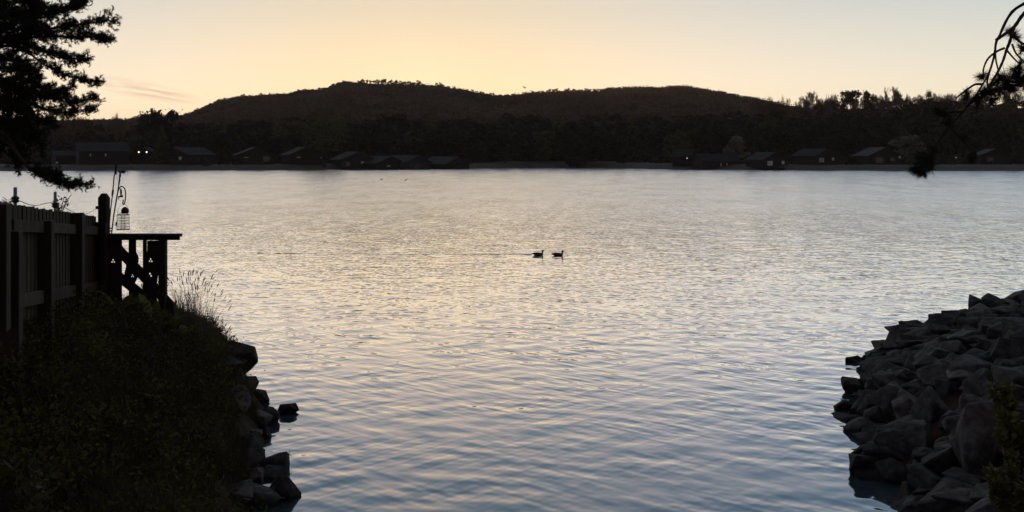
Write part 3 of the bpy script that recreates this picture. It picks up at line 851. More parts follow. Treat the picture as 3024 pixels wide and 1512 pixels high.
# fretwork balusters: sawn profile with trefoil cut-outs
def z4(x, y): return 240 + x / 4.953, 680 + y / 4.953
def fret(cx, left, right_, holes, dy):
    crv = bpy.data.curves.new('baluster', 'CURVE'); crv.dimensions = '2D'; crv.fill_mode = 'BOTH'; crv.extrude = 0.012
    org = D(*z4(cx, 600))
    def add(pts):
        s = crv.splines.new('POLY'); s.points.add(len(pts) - 1); s.use_cyclic_u = True
        for p_, (x, y) in zip(s.points, pts):
            w_ = D(*z4(x, y)); p_.co = (w_.x - org.x, w_.z - org.z, 0, 1)
    add([(cx + l, y) for l, y in left] + [(cx + r_, y) for r_, y in reversed(right_)])
    for hx, hy, s in holes:
        for ax, ay in ((0, -19), (-16, 11), (16, 11)):
            add([(hx + ax * s + 14 * s * math.cos(a), hy + ay * s + 14 * s * math.sin(a)) for a in np.linspace(0, 6.283, 9)[:-1]])
        add([(hx - 9 * s, hy - 8 * s), (hx + 9 * s, hy - 8 * s), (hx + 6 * s, hy + 7 * s), (hx - 6 * s, hy + 7 * s)][::-1]) if False else None
    tmp = bpy.data.objects.new('baluster_curve', crv)
    dg = bpy.context.evaluated_depsgraph_get()
    COL.objects.link(tmp); dg.update()
    me = bpy.data.meshes.new_from_object(tmp.evaluated_get(dg)); me.name = 'baluster'
    COL.objects.unlink(tmp); bpy.data.objects.remove(tmp); bpy.data.curves.remove(crv)
    me.materials.clear(); me.materials.append(M['railing'])
    o = bpy.data.objects.new('baluster', me); link(o, rail)
    o.rotation_euler = (R(90), 0, 0)
    o.location = org + Vector((0, dy, 0)) - rail.location
    return o
lobeL = [(-52, 141), (-52, 320), (-80, 350), (-95, 400), (-98, 440), (-88, 500), (-92, 545), (-108, 600), (-115, 655), (-105, 710), (-60, 770), (-50, 830), (-50, 1200)]
lobeR = [(52, 141), (52, 320), (78, 365), (88, 410), (86, 460), (70, 515), (74, 560), (84, 620), (80, 670), (62, 715), (36, 770), (36, 830), (42, 1200)]
fret(750, lobeL, lobeR, [(752, 668, 0.75)], -0.005)
fret(480, [(-96, 141), (-96, 240), (-66, 275), (-66, 350), (-96, 395), (-96, 1250)], [(112, 141), (112, 1250)], [(466, 452, 1.0)], 0.0)
fret(1020, [(-50, 152), (-52, 300), (-78, 340), (-88, 400), (-80, 480), (-66, 520), (-74, 570), (-92, 640), (-80, 760), (-78, 1200)],
     [(102, 152), (104, 400), (104, 640), (86, 770), (80, 1200)], [(1015, 442, 1.05), (1005, 655, 1.1)], 0.0)
# diagonal braces
def brace(name, x0, y0, x1, y1, wv, dy):
    a, b = D(*z4(x0, y0), dy), D(*z4(x1, y1), dy); dn = Vector((0, 0, -wv / 4.953 * S_))
    mb = MB(); mb.prism([a, b, b + dn, a + dn], (0, 0.035, 0)); return dpart(mb, name)
brace('stair_stringer', 384, 42, 1350, 1085, 200, 0.05)
brace('brace', 380, 500, 1150, 1120, 175, 0.09)
o = dbox('strut_foot', 486, 512, 898, 925, 0.10, 0.06)

# ------------------------------------------------------------------ rods and bird feeder
def z3(x, y): return 260 + x / 4.953, 460 + y / 4.953
YF = 14.15
def G(x, y, dy=0.0): return P(*z3(x, y), YF) + Vector((0, dy, 0))
base = G(300, 1150)
e = empty('leaning_rod', base, 'thin dark rod leaning against the newel post, thick at its tip', 'rod')
def rel(pts, o): return [Vector(p) - o for p in pts]
mb = MB(); mb.tube(rel([G(295, 1180), G(330, 800), G(360, 540), G(385, 270)], base), 0.009, 6); mb.build('shaft', M['iron'], e)
mb = MB(); mb.tube(rel([G(400, 275), G(412, 150), G(418, 100)], base), [0.017, 0.019, 0.008], 7); mb.build('tip', M['iron'], e)
mb = MB(); mb.tube(rel([G(353, 585), G(366, 500)], base), [0.014, 0.016], 6); mb.build('ferrule', M['iron'], e)
mb = MB()
for y in (1060, 1100): mb.tube(rel([G(290, y), G(350, y)], base), 0.010, 5)
mb.build('clip', M['iron'], e)

base = G(345, 1150)
e = empty('feeder_pole', base, 'thin dark pole with a curled hook and bird shaped ornaments', 'pole')
mb = MB(); mb.tube(rel([G(340, 1180), G(372, 900), G(405, 700), G(440, 500), G(462, 330), G(468, 260)], base), 0.010, 6); mb.build('shaft', M['iron'], e)
mb = MB()
for x, y, r in ((468, 290, 0.016), (462, 355, 0.013), (452, 405, 0.012)): mb.lathe(G(x, y) - base, [(0.004, -0.03), (r, -0.01), (r, 0.01), (0.004, 0.03)], 8)
mb.build('knot', M['iron'], e)
mb = MB(); mb.tube(rel([G(440, 220), G(475, 240), G(500, 232), G(548, 232)], base), [0.010, 0.018, 0.020, 0.010], 7)
mb.tube(rel([G(520, 240), G(522, 262)], base), 0.014, 6); mb.tube(rel([G(475, 240), G(468, 265)], base), 0.012, 6); mb.build('finial', M['iron'], e)
mb = MB(); mb.tube(rel(spline([G(430, 560), G(445, 500), G(470, 458), G(500, 450), G(535, 480), G(548, 550), G(545, 640), G(532, 700), G(515, 712), G(510, 680), G(518, 645)], 34), base), 0.0085, 6); mb.build('hook', M['iron'], e)
mb = MB(); mb.tube(rel([G(435, 605), G(455, 600), G(478, 590), G(500, 592), G(508, 575)], base), [0.005, 0.010, 0.018, 0.018, 0.006], 7)
mb.tube(rel([G(445, 605), G(448, 640)], base), 0.006, 5); mb.tube(rel([G(485, 570), G(480, 500), G(470, 480)], base), [0.014, 0.014, 0.005], 6); mb.build('ornament', M['iron'], e)

base = G(512, 1078)
e = empty('bird_feeder', base, 'round wire cage bird feeder with domed lid hanging from the hook', 'bird feeder')
rC = (600 - 428) / 2 / 4.953 * YF / F
zt = G(512, 865).z - base.z; z0 = 0.0
mb = MB()
for k in range(14):
    a = 2 * math.pi * k / 14
    c_, s_ = math.cos(a), math.sin(a)
    mb.tube([(rC * 1.08 * c_, rC * 1.08 * s_, z0), (rC * 1.06 * c_, rC * 1.06 * s_, z0 + 0.05), (rC * c_, rC * s_, z0 + 0.075), (rC * c_, rC * s_, zt)], 0.0016, 3)
for z in np.linspace(z0, zt, 6):
    rr = rC * (1.08 if z < 0.05 else 1.0)
    mb.tube([(rr * math.cos(a), rr * math.sin(a), z) for a in np.linspace(0, 6.283, 21)], 0.0022 if 0.01 < z < zt - 0.01 else 0.0045, 4)
mb.build('cage', M['wire'], e)
mb = MB()
for k in range(10):
    a = 2 * math.pi * k / 10
    mb.tube([(0.035 * math.cos(a), 0.035 * math.sin(a), z0), (0.035 * math.cos(a), 0.035 * math.sin(a), zt + 0.01)], 0.0014, 3)
for z in np.linspace(z0, zt, 9): mb.tube([(0.035 * math.cos(a), 0.035 * math.sin(a), z) for a in np.linspace(0, 6.283, 13)], 0.0014, 3)
mb.build('inner_mesh', M['wire'], e)
zl_ = G(540, 838).z - base.z; xl = G(540, 838).x - base.x
mb = MB(); mb.lathe((xl, 0, zl_), [(0.040, -0.008), (0.050, 0.004), (0.053, 0.035), (0.046, 0.060), (0.028, 0.080), (0.008, 0.090)], 16); mb.build('lid', M['iron'], e, True)
mb = MB(); mb.tube(rel([G(475, 838), G(550, 832), G(600, 865)], base), 0.005, 5); mb.tube(rel([G(475, 838), G(430, 868)], base), 0.004, 5); mb.build('collar', M['iron'], e)
mb = MB(); mb.tube(rel(spline([G(430, 865), G(445, 770), G(485, 722), G(525, 712), (G(565, 725)), G(596, 790), G(604, 865)], 24), base), 0.002, 4); mb.build('handle', M['iron'], e)
mb = MB(); mb.tube(rel([G(408, 1025), G(412, 990), G(420, 965)], base), [0.006, 0.014, 0.006], 6); mb.tube(rel([G(418, 1030), G(404, 1022)], base), 0.005, 4); mb.build('perch', M['iron'], e)

# ------------------------------------------------------------------ plants of the near banks
def blades(pts, length, width, lean, r, seg=3):
    """grass blades as bent strips: pts (n,3), length (n,), returns verts, tris"""
    n = len(pts)
    az = r.uniform(0, 2 * np.pi, n)
    ln = lean * r.uniform(0.2, 1.0, n)
    side = np.stack([-np.sin(az + r.normal(0, .6, n)), np.cos(az), np.zeros(n)], -1)
    fwd = np.stack([np.cos(az), np.sin(az), np.zeros(n)], -1)
    vs = []
    for s in range(seg + 1):
        u = s / seg
        c = pts + fwd * (length * ln * u ** 1.8)[:, None] + np.array([0, 0, 1.0]) * (length * u * np.sqrt(np.maximum(1 - (ln * u) ** 2 * 0.55, 0.05)))[:, None]
        w = (width * (1 - u) ** 0.8 * 0.5 + 0.0006)[:, None]
        vs += [c - side * w, c + side * w]
    V = np.stack(vs, 1)                     # n, 2(seg+1), 3
    fs = []
    for s in range(seg):
        a = 2 * s
        fs += [(a, a + 1, a + 3, a + 2)]
    Fc = (np.array(fs)[None] + (np.arange(n) * 2 * (seg + 1))[:, None, None]).reshape(-1, 4)
    return V.reshape(-1, 3), Fc

def scatter(n, x0, x1, y0, y1, r, cond):
    x = r.uniform(x0, x1, n); y = r.uniform(y0, y1, n)
    d = shore_dist(x, y); k = cond(x, y, d)
    x, y, d = x[k], y[k], d[k]
    return np.stack([x, y, Hnear(x, y)], -1), d

gr = np.random.default_rng(31)
pts, d = scatter(230000, -11, 0.5, 3.2, 18.0, gr, lambda x, y, d: (d > 0.22 + 0.16 * np.sin(y * 2.1)) & (np.abs(x / y) < 0.62) & (x < -0.12 * y - 0.6))
pts = pts[:62000]
clump = wob(pts[:, 0] * 3, pts[:, 1] * 3, 1.0)
L = gr.uniform(0.10, 0.30, len(pts)) * (1.0 + 0.5 * clump)
V, Fc = blades(pts, np.maximum(L, 0.05), np.full(len(pts), 0.010), 0.9, gr)
tag(mesh_obj('grass', np_mesh('grass', V, Fc), M['grass']), 'dark tangled grass and weeds covering the left bank', 'grass', kind='stuff')
pts, d = scatter(26000, 2.5, 14, 3.5, 24.0, gr, lambda x, y, d: (d > 1.9) & (np.abs(x / y) < 0.62))
pts = pts[:9000]
V, Fc = blades(pts, gr.uniform(0.10, 0.28, len(pts)), np.full(len(pts), 0.010), 0.9, gr)
tag(mesh_obj('bank_grass', np_mesh('bank_grass', V, Fc), M['grass']), 'dark rough grass behind the boulders of the right bank', 'grass', kind='stuff')

# tall seed-head grass at the tip of the left bank
def tall_grass(px0, px1, row0, row1, n, lmin, lmax, name, label, seed, Yr=(14.2, 16.6)):
    r = np.random.default_rng(seed)
    px = r.uniform(px0, px1, n); Yv = r.uniform(*Yr, n)
    u = (px - px0) / (px1 - px0)
    x = (px - CX) / F * Yv
    z = np.maximum(Hnear(x, Yv), 0.02)
    L = r.uniform(lmin, lmax, n) * (1.05 - 0.45 * np.abs(u - 0.35))
    p = np.stack([x, Yv, z], -1)
    V, Fc = blades(p, L, np.full(n, 0.0075), 0.55, r, 4)
    ng = len(V)
    # seed heads on the longest stems
    k = np.argsort(-L)[:n // 6]
    tips = V.reshape(n, 10, 3)[k, 8]; below = V.reshape(n, 10, 3)[k, 6]
    dv = tips - below; dv /= np.linalg.norm(dv, axis=1)[:, None]
    w = np.array([0.008, 0, 0]); w2 = np.array([0, 0.008, 0])
    hv = np.stack([tips - dv * 0.01, tips + dv * 0.035 - w, tips + dv * 0.10, tips + dv * 0.035 + w], 1).reshape(-1, 3)
    hv2 = np.stack([tips - dv * 0.01, tips + dv * 0.035 - w2, tips + dv * 0.10, tips + dv * 0.035 + w2], 1).reshape(-1, 3)
    hf = np.arange(len(hv)).reshape(-1, 4)
    V = np.vstack([V, hv, hv2]); Fc = np.vstack([Fc, hf + ng, hf + ng + len(hv)])
    return tag(mesh_obj(name, np_mesh(name, V, Fc), M['drygrass']), label, 'grass', kind='stuff')
tall_grass(520, 640, 0, 0, 420, 0.28, 0.85, 'tall_grass', 'tall dry seed grass standing against the water beside the railing', 77)
tall_grass(600, 705, 0, 0, 260, 0.10, 0.32, 'short_seed_grass', 'short dry grass fringing the tip of the left bank', 78, (15.2, 17.2))
tall_grass(430, 560, 0, 0, 130, 0.20, 0.55, 'railing_grass', 'thin dry grass at the foot of the deck railing', 79, (13.6, 14.6))

# broad-leaved plants
def leaf_shape(length, width, curl, n=7):
    vs, fs = [], []
    for i in range(n):
        u = i / (n - 1)
        w = width * (math.sin(math.pi * min(1, u * 0.93 + 0.07)) ** 0.75) * 0.5 * (1 - 0.25 * u)
        z = -curl * u * u * length; x = u * length
        wv = 0.06 * width * math.sin(u * 17)
        vs += [(x, -w, z + 0.18 * w + wv), (x, 0, z), (x, w, z + 0.18 * w - wv)]
    for i in range(n - 1):
        a = 3 * i
        fs += [(a, a + 1, a + 4, a + 3), (a + 1, a + 2, a + 5, a + 4)]
    return vs, fs
def broad_plant(base, leaves, name, label, m='leaf', seed=1):
    """leaves: (azimuth, pitch, length, width, curl)"""
    e = empty(name, base, label, 'plant')
    r = random.Random(seed)
    for az, pit, ln, wd, cu in leaves:
        vs, fs = leaf_shape(ln, wd, cu)
        st = Vector((math.cos(az) * math.cos(pit), math.sin(az) * math.cos(pit), math.sin(pit)))
        stem = r.uniform(0.3, 0.6) * ln
        me = bpy.data.meshes.new('leaf')
        rot = Matrix.Rotation(az, 3, 'Z') @ Matrix.Rotation(-pit, 3, 'Y')
        me.from_pydata([tuple(rot @ Vector(v) + st * stem) for v in vs], [], fs); me.materials.append(M[m])
        me.polygons.foreach_set('use_smooth', np.ones(len(fs), dtype=bool)); me.update()
        o = mesh_obj('leaf', me, None, e)
        mb = MB(); mb.tube([(0, 0, -0.05), st * stem * 0.6, st * (stem + 0.03)], [0.008, 0.006, 0.005], 5); mb.build('stalk', M[m], o)
    return e
pr = random.Random(17)
specs = [(352, 925, 0.30, 'broad leaved dock plant in front of the railing, leftmost of the clump', 6),
         (400, 930, 0.30, 'broad leaved dock plant under the fretwork balusters', 6),
         (452, 930, 0.34, 'tall broad leaved dock plant in front of the railing end post', 6),
         (505, 950, 0.32, 'broad leaved dock plant at the right end of the clump by the tall grass', 6),
         (545, 958, 0.30, 'low broad leaved plant leaning toward the tall grass', 5)]
for i, (px, row, ln, lab, nl) in enumerate(specs):
    b = P(px, row, 13.5); b.z = max(b.z - 0.20, float(Hnear(np.array([b.x]), np.array([b.y]))[0]))
    lv = [(pr.uniform(0, 6.28), pr.uniform(0.5, 1.35), ln * pr.uniform(0.7, 1.1), ln * pr.uniform(0.45, 0.6), pr.uniform(0.05, 0.5)) for k in range(nl)]
    broad_plant(b, lv, 'dock_plant', lab, seed=i)
def leafy_stem(px, row, Yd, hgt, n, lw, label, m='bushleaf', seed=0, spread=0.5, nst=5, zb=None):
    b = P(px, row, Yd); b.z = float(Hnear(np.array([b.x]), np.array([b.y]))[0]) - 0.03
    if zb is not None: b.z = zb
    e = empty('leafy_weed', b, label, 'plant')
    r = random.Random(seed)
    sm = MB()
    vs, fs = [], []
    for s in range(nst):
        az = r.uniform(0, 6.28); h = hgt * r.uniform(0.6, 1.0)
        tip = Vector((math.cos(az) * spread * h, math.sin(az) * spread * h, h))
        cur = spline([(0, 0, 0), tip * 0.5 + Vector((0, 0, h * 0.12)), tip], 7)
        sm.tube(cur, [0.006] * 4 + [0.004] * 3, 4)
        for k in range(n):
            u = r.uniform(0.25, 1.0); c = cur[min(6, int(u * 6))]
            d = Vector((r.gauss(0, 1), r.gauss(0, 1), r.gauss(0.35, 0.6))).normalized()
            sd = d.cross(Vector((r.gauss(0, 1), r.gauss(0, 1), 1))).normalized()
            L_ = lw * r.uniform(0.6, 1.3); W_ = L_ * 0.24
            bb = len(vs); c = c + Vector((r.gauss(0, .02), r.gauss(0, .02), r.gauss(0, .02)))
            vs += [c, c + d * L_ * 0.45 - sd * W_, c + d * L_, c + d * L_ * 0.45 + sd * W_]; fs.append((bb, bb + 1, bb + 2, bb + 3))
    sm.build('stem', M[m], e)
    me = bpy.data.meshes.new('leaves'); me.from_pydata([tuple(v) for v in vs], [], fs); me.materials.append(M[m]); me.update()
    o = mesh_obj('leaves', me, None, e); o['kind'] = 'stuff'
    return e
leafy_stem(60, 1330, 6.6, 0.55, 30, 0.085, 'leafy green weed in the lower left corner of the bank', seed=3)
leafy_stem(20, 1440, 6.0, 0.45, 30, 0.075, 'leafy weed cut by the left edge near the bottom corner', seed=4)
leafy_stem(150, 1450, 6.2, 0.40, 26, 0.07, 'low leafy weed right of the lower left corner weed', seed=5)
leafy_stem(430, 1130, 9.6, 0.38, 26, 0.07, 'leafy weed in the middle of the grassy left bank', seed=6)
leafy_stem(280, 1060, 10.2, 0.40, 26, 0.07, 'leafy weed growing below the board fence', seed=7)
leafy_stem(480, 1290, 8.4, 0.34, 26, 0.06, 'leafy weed low on the left bank above the curved stem', seed=8)
leafy_stem(570, 1180, 10.2, 0.34, 26, 0.06, 'leafy weed near the rocks of the left bank', seed=9)
leafy_stem(3015, 1230, 7.6, 1.05, 170, 0.075, 'feathery green bush beside the big tall pale boulder', seed=10, spread=0.22, nst=11, zb=1.25)
leafy_stem(3005, 1420, 6.8, 0.70, 150, 0.075, 'low feathery bush in the lower right corner', seed=11, spread=0.30, nst=10, zb=1.22)
leafy_stem(3018, 880, 20.5, 0.32, 16, 0.05, 'small sprig on the crest at the right edge', seed=12, spread=0.5, nst=5)
leafy_stem(178, 615, 12.2, 0.28, 10, 0.05, 'twiggy sprig behind the fence beside the second steel pole', seed=13, spread=0.5, nst=6)
bpy.data.objects['leafy_weed.010'].location.z = P(178, 640, 12.2).z
# tangle of leafy weeds over the left bank and along the foot of the fence
wr_ = np.random.default_rng(61)
pts, d = scatter(2600, -10, 0.3, 4.6, 17.2, wr_, lambda x, y, d: (d > 0.45) & (np.abs(x / y) < 0.60) & (x < -0.14 * y - 0.7))
allc, alls = [], []
for p_ in pts[:700]:
    t_f = 14.0 - p_[1]; xf = -5.95 + 0.27 * t_f
    h = wr_.uniform(0.12, 0.34) + (0.22 if -0.1 < p_[0] - xf < 0.9 and p_[1] < 13.6 else 0.0)
    if p_[1] < 6.5: h *= 0.7
    if p_[1] > 12.6 and p_[0] > -6.4: h *= 0.45
    n_ = 70
    c_ = np.stack([wr_.normal(0, 0.16, n_), wr_.normal(0, 0.16, n_), h * wr_.random(n_) ** 0.7], -1) + p_
    allc.append(c_); alls.append(wr_.uniform(0.012, 0.038, n_))
allc = np.concatenate(allc); alls = np.concatenate(alls)
a_ = wr_.normal(0, 1, allc.shape) * np.array([1, 1, 0.7]); a_ /= np.linalg.norm(a_, axis=1)[:, None]
b_ = np.cross(a_, wr_.normal(0, 1, allc.shape)); b_ /= np.linalg.norm(b_, axis=1)[:, None]
V = np.stack([allc - a_ * alls[:, None], allc - b_ * alls[:, None] * 0.42, allc + a_ * alls[:, None], allc + b_ * alls[:, None] * 0.42], 1).reshape(-1, 3)
tag(mesh_obj('weeds', np_mesh('weeds', V, np.arange(len(V)).reshape(-1, 4)), M['weed']), 'dense dark leafy weeds tangled over the left bank', 'weeds', kind='stuff')
# dry curved stems
for i, (pp, Yd, lab) in enumerate((([(190, 1475), (260, 1440), (320, 1430), (334, 1380), (332, 1325), (340, 1300)], 7.6, 'long pale bent stem curving upward low on the left bank'),
                                   ([(210, 1455), (285, 1440), (325, 1432)], 7.62, 'short pale stem beside the long bent stem'),
                                   ([(640, 1445), (720, 1452), (790, 1450), (812, 1432), (850, 1400)], 10.9, 'thin trailing stem lying across the lower left rocks'),
                                   ([(668, 1410), (700, 1450), (720, 1512)], 10.5, 'thin stem hanging down to the bottom edge by the left rocks'),
                                   ([(128, 1330), (145, 1290), (155, 1262)], 7.9, 'thin upright dry stem near the lower left weeds'))):
    mb = MB(); c = spline([P(x, y, Yd) for x, y in pp], 16)
    mb.tube(c, [0.0045 * (1 - 0.6 * k / 15) for k in range(16)], 4)
    tag(mb.build('dry_stem', M['drygrass']), lab, 'stem')

# ------------------------------------------------------------------ pines framing the view
def needles(buf, c, d, n, ln, wd, spread, r):
    """tuft of needles round a shoot end; appends to buf lists (numpy)"""
    a = r.normal(0, 1, (n, 3)); a = a * spread + np.array(d) * 1.0
    a /= np.linalg.norm(a, axis=1)[:, None]
    s = np.cross(a, r.normal(0, 1, (n, 3))); s /= np.linalg.norm(s, axis=1)[:, None]
    L = ln * r.uniform(0.6, 1.1, n)[:, None]
    st = np.array(c) + np.array(d) * r.uniform(-0.6, 0.25, (n, 1)) * ln
    buf.append(np.stack([st - s * wd * 0.5, st + s * wd * 0.5, st + a * L], 1))

# left pine: limbs in photo pixels at about 13 m, branching into tufted shoots
def zp(x, y): return x / 2.576, y / 2.576
pine = empty('pine_tree', (-9.2, 13.4, float(Hnear(np.array([-9.2]), np.array([13.4]))[0]) - 0.05), 'dark pine tree overhanging the upper left corner', 'tree')
TB = Vector(pine.location)
mb = MB(); tr = [Vector((0, 0, 0)), Vector((0.1, 0, 2)), Vector((0.0, 0.1, 4)), Vector((0.15, 0, 6.5)), Vector((0.1, 0, 9))]
mb.tube(tr, [0.26, 0.22, 0.19, 0.14, 0.06], 10); mb.build('trunk', M['bark'], pine, True)
limbs = [  # zoomed-photo polylines, depth offset, foliage start fraction, foliage breadth in metres
 ([(-900, 130), (-300, 60), (0, 20), (160, 10), (260, 60)], -0.3, 0.35, 0.30),
 ([(-900, 100), (-200, -60), (100, -60), (230, 0), (330, 60)], 0.5, 0.5, 0.10),
 ([(-900, 330), (-300, 260), (0, 210), (250, 150), (480, 80), (655, 0)], 0.2, 0.30, 0.26),
 ([(-900, 300), (-200, 120), (100, 90), (300, 110), (520, 50), (640, -30)], 0.7, 0.35, 0.20),
 ([(-900, 420), (-300, 330), (0, 290), (350, 220), (600, 190), (850, 155)], -0.1, 0.30, 0.24),
 ([(-900, 460), (-300, 380), (0, 330), (300, 280), (600, 280), (840, 300)], 0.35, 0.30, 0.22),
 ([(-900, 520), (-300, 400), (0, 320), (200, 330), (420, 420), (645, 455)], -0.5, 0.35, 0.18),
 ([(-900, 560), (-300, 420), (0, 350), (180, 380), (350, 500), (560, 590), (775, 625)], 0.1, 0.50, 0.15),
 ([(-900, 700), (-300, 560), (0, 520), (120, 530), (240, 560)], -0.3, 0.30, 0.26),
 ([(-900, 760), (-300, 640), (0, 600), (220, 620), (420, 690), (560, 660)], 0.3, 0.30, 0.18),
 ([(-900, 800), (-300, 690), (0, 660), (300, 720), (500, 770), (710, 755)], -0.2, 0.30, 0.20),
 ([(-900, 880), (-300, 760), (0, 730), (250, 800), (480, 860), (715, 835)], 0.2, 0.30, 0.14),
 ([(-900, 950), (-300, 850), (0, 820), (200, 880), (390, 930)], -0.4, 0.30, 0.24),
 ([(-900, 1050), (-300, 950), (-40, 930), (150, 990), (300, 1080)], 0.1, 0.30, 0.30),
 ([(-900, 1150), (-300, 1050), (-40, 1040), (100, 1130), (160, 1220)], -0.2, 0.30, 0.30),
 ([(-900, 960), (-300, 900), (0, 1000), (110, 1130), (210, 1270), (330, 1350), (500, 1390), (690, 1395)], -0.55, 0.66, 0.15),
 ([(-900, 980), (-300, 930), (20, 1060), (150, 1200), (230, 1290), (330, 1310), (430, 1330)], -0.75, 0.72, 0.16),
]
limbs += [
 ([(-900, 250), (-300, 160), (0, 130), (120, 120), (230, 170)], 0.6, 0.30, 0.26),
 ([(-900, 380), (-300, 260), (0, 220), (140, 230), (280, 250)], -0.6, 0.30, 0.26),
 ([(-900, 620), (-300, 500), (0, 440), (100, 470), (200, 520)], 0.5, 0.30, 0.24),
 ([(-900, 720), (-300, 660), (0, 640), (120, 690), (260, 700)], -0.6, 0.30, 0.26),
 ([(-900, 820), (-300, 760), (0, 770), (120, 800), (220, 850)], 0.6, 0.30, 0.28),
 ([(-900, 900), (-300, 880), (-20, 900), (110, 950), (230, 990)], -0.5, 0.30, 0.28)]
nr = np.random.default_rng(91)
for li, (pl, dz, f0, br) in enumerate(limbs):
    Yd = 13.2 + dz
    ctrl = [TB + tr[2] * 0 + Vector((0, 0, max(1.2, P(*zp(*pl[0]), Yd).z - TB.z + 0.15)))] + [P(*zp(*p), Yd + nr.normal(0, 0.12)) for p in pl]
    cv = spline(ctrl, 44)
    lb = MB(); lb.tube([c - TB for c in cv], [0.034 * (1 - i / 43) ** 1.4 + 0.006 for i in range(44)], 6)
    lo = None
    buf = []
    tw = MB()
    arr = np.array([tuple(c) for c in cv])
    length = np.linalg.norm(np.diff(arr, axis=0), axis=1).sum()
    nt = int(length * (1 - f0) * 34)
    for k in range(nt):
        u = f0 + (1 - f0) * nr.random() ** 0.85
        i = min(42, int(u * 43)); c = arr[i] + (arr[i + 1] - arr[i]) * (u * 43 - i)
        dr = arr[min(43, i + 2)] - arr[i]; dr /= np.linalg.norm(dr) + 1e-9
        sidev = nr.normal(0, 1, 3) * np.array([0.7, 1.0, 0.75]); sidev /= np.linalg.norm(sidev)
        d = dr * 0.75 + sidev * 0.8 + np.array([0.1, 0, 0.15]); d /= np.linalg.norm(d)
        tl = br * nr.uniform(0.35, 1.45) * (1.15 - 0.6 * u)
        e_ = c + d * tl
        tw.tube([c - np.array(TB), c + d * tl * 0.5 - np.array(TB) + nr.normal(0, 0.01, 3), e_ - np.array(TB)], [0.007, 0.005, 0.003], 3)
        for s in range(int(5 + tl * 34)):
            q_ = nr.uniform(0.25, 1.05)
            cc = c + d * tl * q_ + nr.normal(0, 0.022, 3)
            dd = d * 0.5 + nr.normal(0, 0.6, 3) + np.array([0, 0, 0.25]); dd /= np.linalg.norm(dd)
            needles(buf, cc - np.array(TB), dd, 13, 0.052, 0.008, 0.55, nr)
    lo = lb.build('limb', M['bark'], pine)
    tw.build('twigs', M['bark'], lo)
    V = np.concatenate(buf).reshape(-1, 3)
    o = mesh_obj('needles', np_mesh('needles', V, np.arange(len(V)).reshape(-1, 3)), M['needle'], lo); o['kind'] = 'stuff'

# right pine: near bare limbs with long-needled tufts
def zq(x, y): return 2600 + x / 2.3, y / 2.3
YR_ = 6.5
pr_ = empty('drooping_pine', (5.6, 6.3, float(Hnear(np.array([5.6]), np.array([6.3]))[0]) - 0.05), 'sparse pine with long needles drooping into the upper right corner', 'tree')
RB_ = Vector(pr_.location)
mb = MB(); mb.tube([(0, 0, 0), (-0.1, 0, 1.5), (0.05, 0.05, 3.2), (0.1, 0, 5.5), (0.05, 0, 7)], [0.22, 0.19, 0.16, 0.11, 0.04], 10); mb.build('trunk', M['bark'], pr_, True)
ctrl0 = RB_ + Vector((0.08, 0, 4.2))
rl = [
 ([None, (1300, -160), (1080, -30), (975, 25), (900, 75), (850, 150), (810, 240), (785, 290), (775, 370), (740, 490), (690, 580), (640, 660), (560, 760), (470, 860), (380, 980), (320, 1080), (290, 1140)], 0.0155, 0.004),
 ([None, (1250, -60), (1060, 30), (975, 92), (910, 180), (850, 228), (785, 272)], 0.020, 0.013),
 ([(905, 190), (880, 280), (858, 335), (830, 420), (790, 500), (730, 590), (660, 650), (600, 720)], 0.014, 0.006),
 ([(846, 325), (790, 350), (730, 400), (700, 470), (705, 520)], 0.010, 0.006),
 ([(780, 350), (785, 410), (800, 475)], 0.008, 0.006),
 ([(695, 572), (640, 575), (580, 615), (510, 668)], 0.011, 0.006),
 ([(895, 300), (920, 360), (975, 420), (1010, 450)], 0.009, 0.006),
 ([(862, 345), (900, 390), (940, 430)], 0.008, 0.006),
 ([(790, 500), (850, 540), (960, 560), (1060, 540)], 0.012, 0.008),
 ([(740, 490), (725, 560), (740, 620)], 0.009, 0.006),
 ([None, (1200, 500), (1050, 330), (975, 300), (900, 250)], 0.014, 0.008),
 ([(560, 760), (500, 760), (420, 770)], 0.008, 0.006),
 ([(470, 860), (560, 950), (640, 1050)], 0.008, 0.005),
]
tufts = [(900, 240, 74, 0.9), (690, 518, 62, 0.6), (860, 560, 105, 1.4), (800, 545, 70, 0.8), (925, 520, 90, 1.2), (930, 460, 70, 0.8), (965, 335, 60, 0.6), (590, 650, 58, 0.6), (735, 622, 80, 0.9), (800, 610, 80, 0.9), (880, 610, 80, 0.9),
         (955, 570, 80, 0.9), (1000, 450, 80, 0.8), (660, 690, 70, 0.7), (420, 775, 70, 0.8), (470, 850, 70, 0.6), (640, 1050, 60, 0.6), (560, 950, 50, 0.5), (285, 1120, 88, 1.3), (330, 1070, 85, 1.2), (250, 1150, 70, 0.9), (345, 1120, 70, 0.9), (300, 1050, 70, 0.8), (300, 1165, 55, 0.6), (370, 1010, 60, 0.5),
         (1040, 540, 90, 1.0), (700, 640, 70, 0.7), (760, 680, 70, 0.7)]
nr = np.random.default_rng(55)
for li, (pl, r0, r1) in enumerate(rl):
    cv = spline([ctrl0 if p is None else P(*zq(*p), YR_ + 0.06 * math.sin(li * 2.1 + k * 0.4)) for k, p in enumerate(pl)], 36)
    mb = MB(); mb.tube([c - RB_ for c in cv], [(r0 + (r1 - r0) * i / 35) * 0.8 * (1 + 0.12 * math.sin(i * 2.3 + li)) for i in range(36)], 6)
    mb.build('branch', M['bark'], pr_, True)
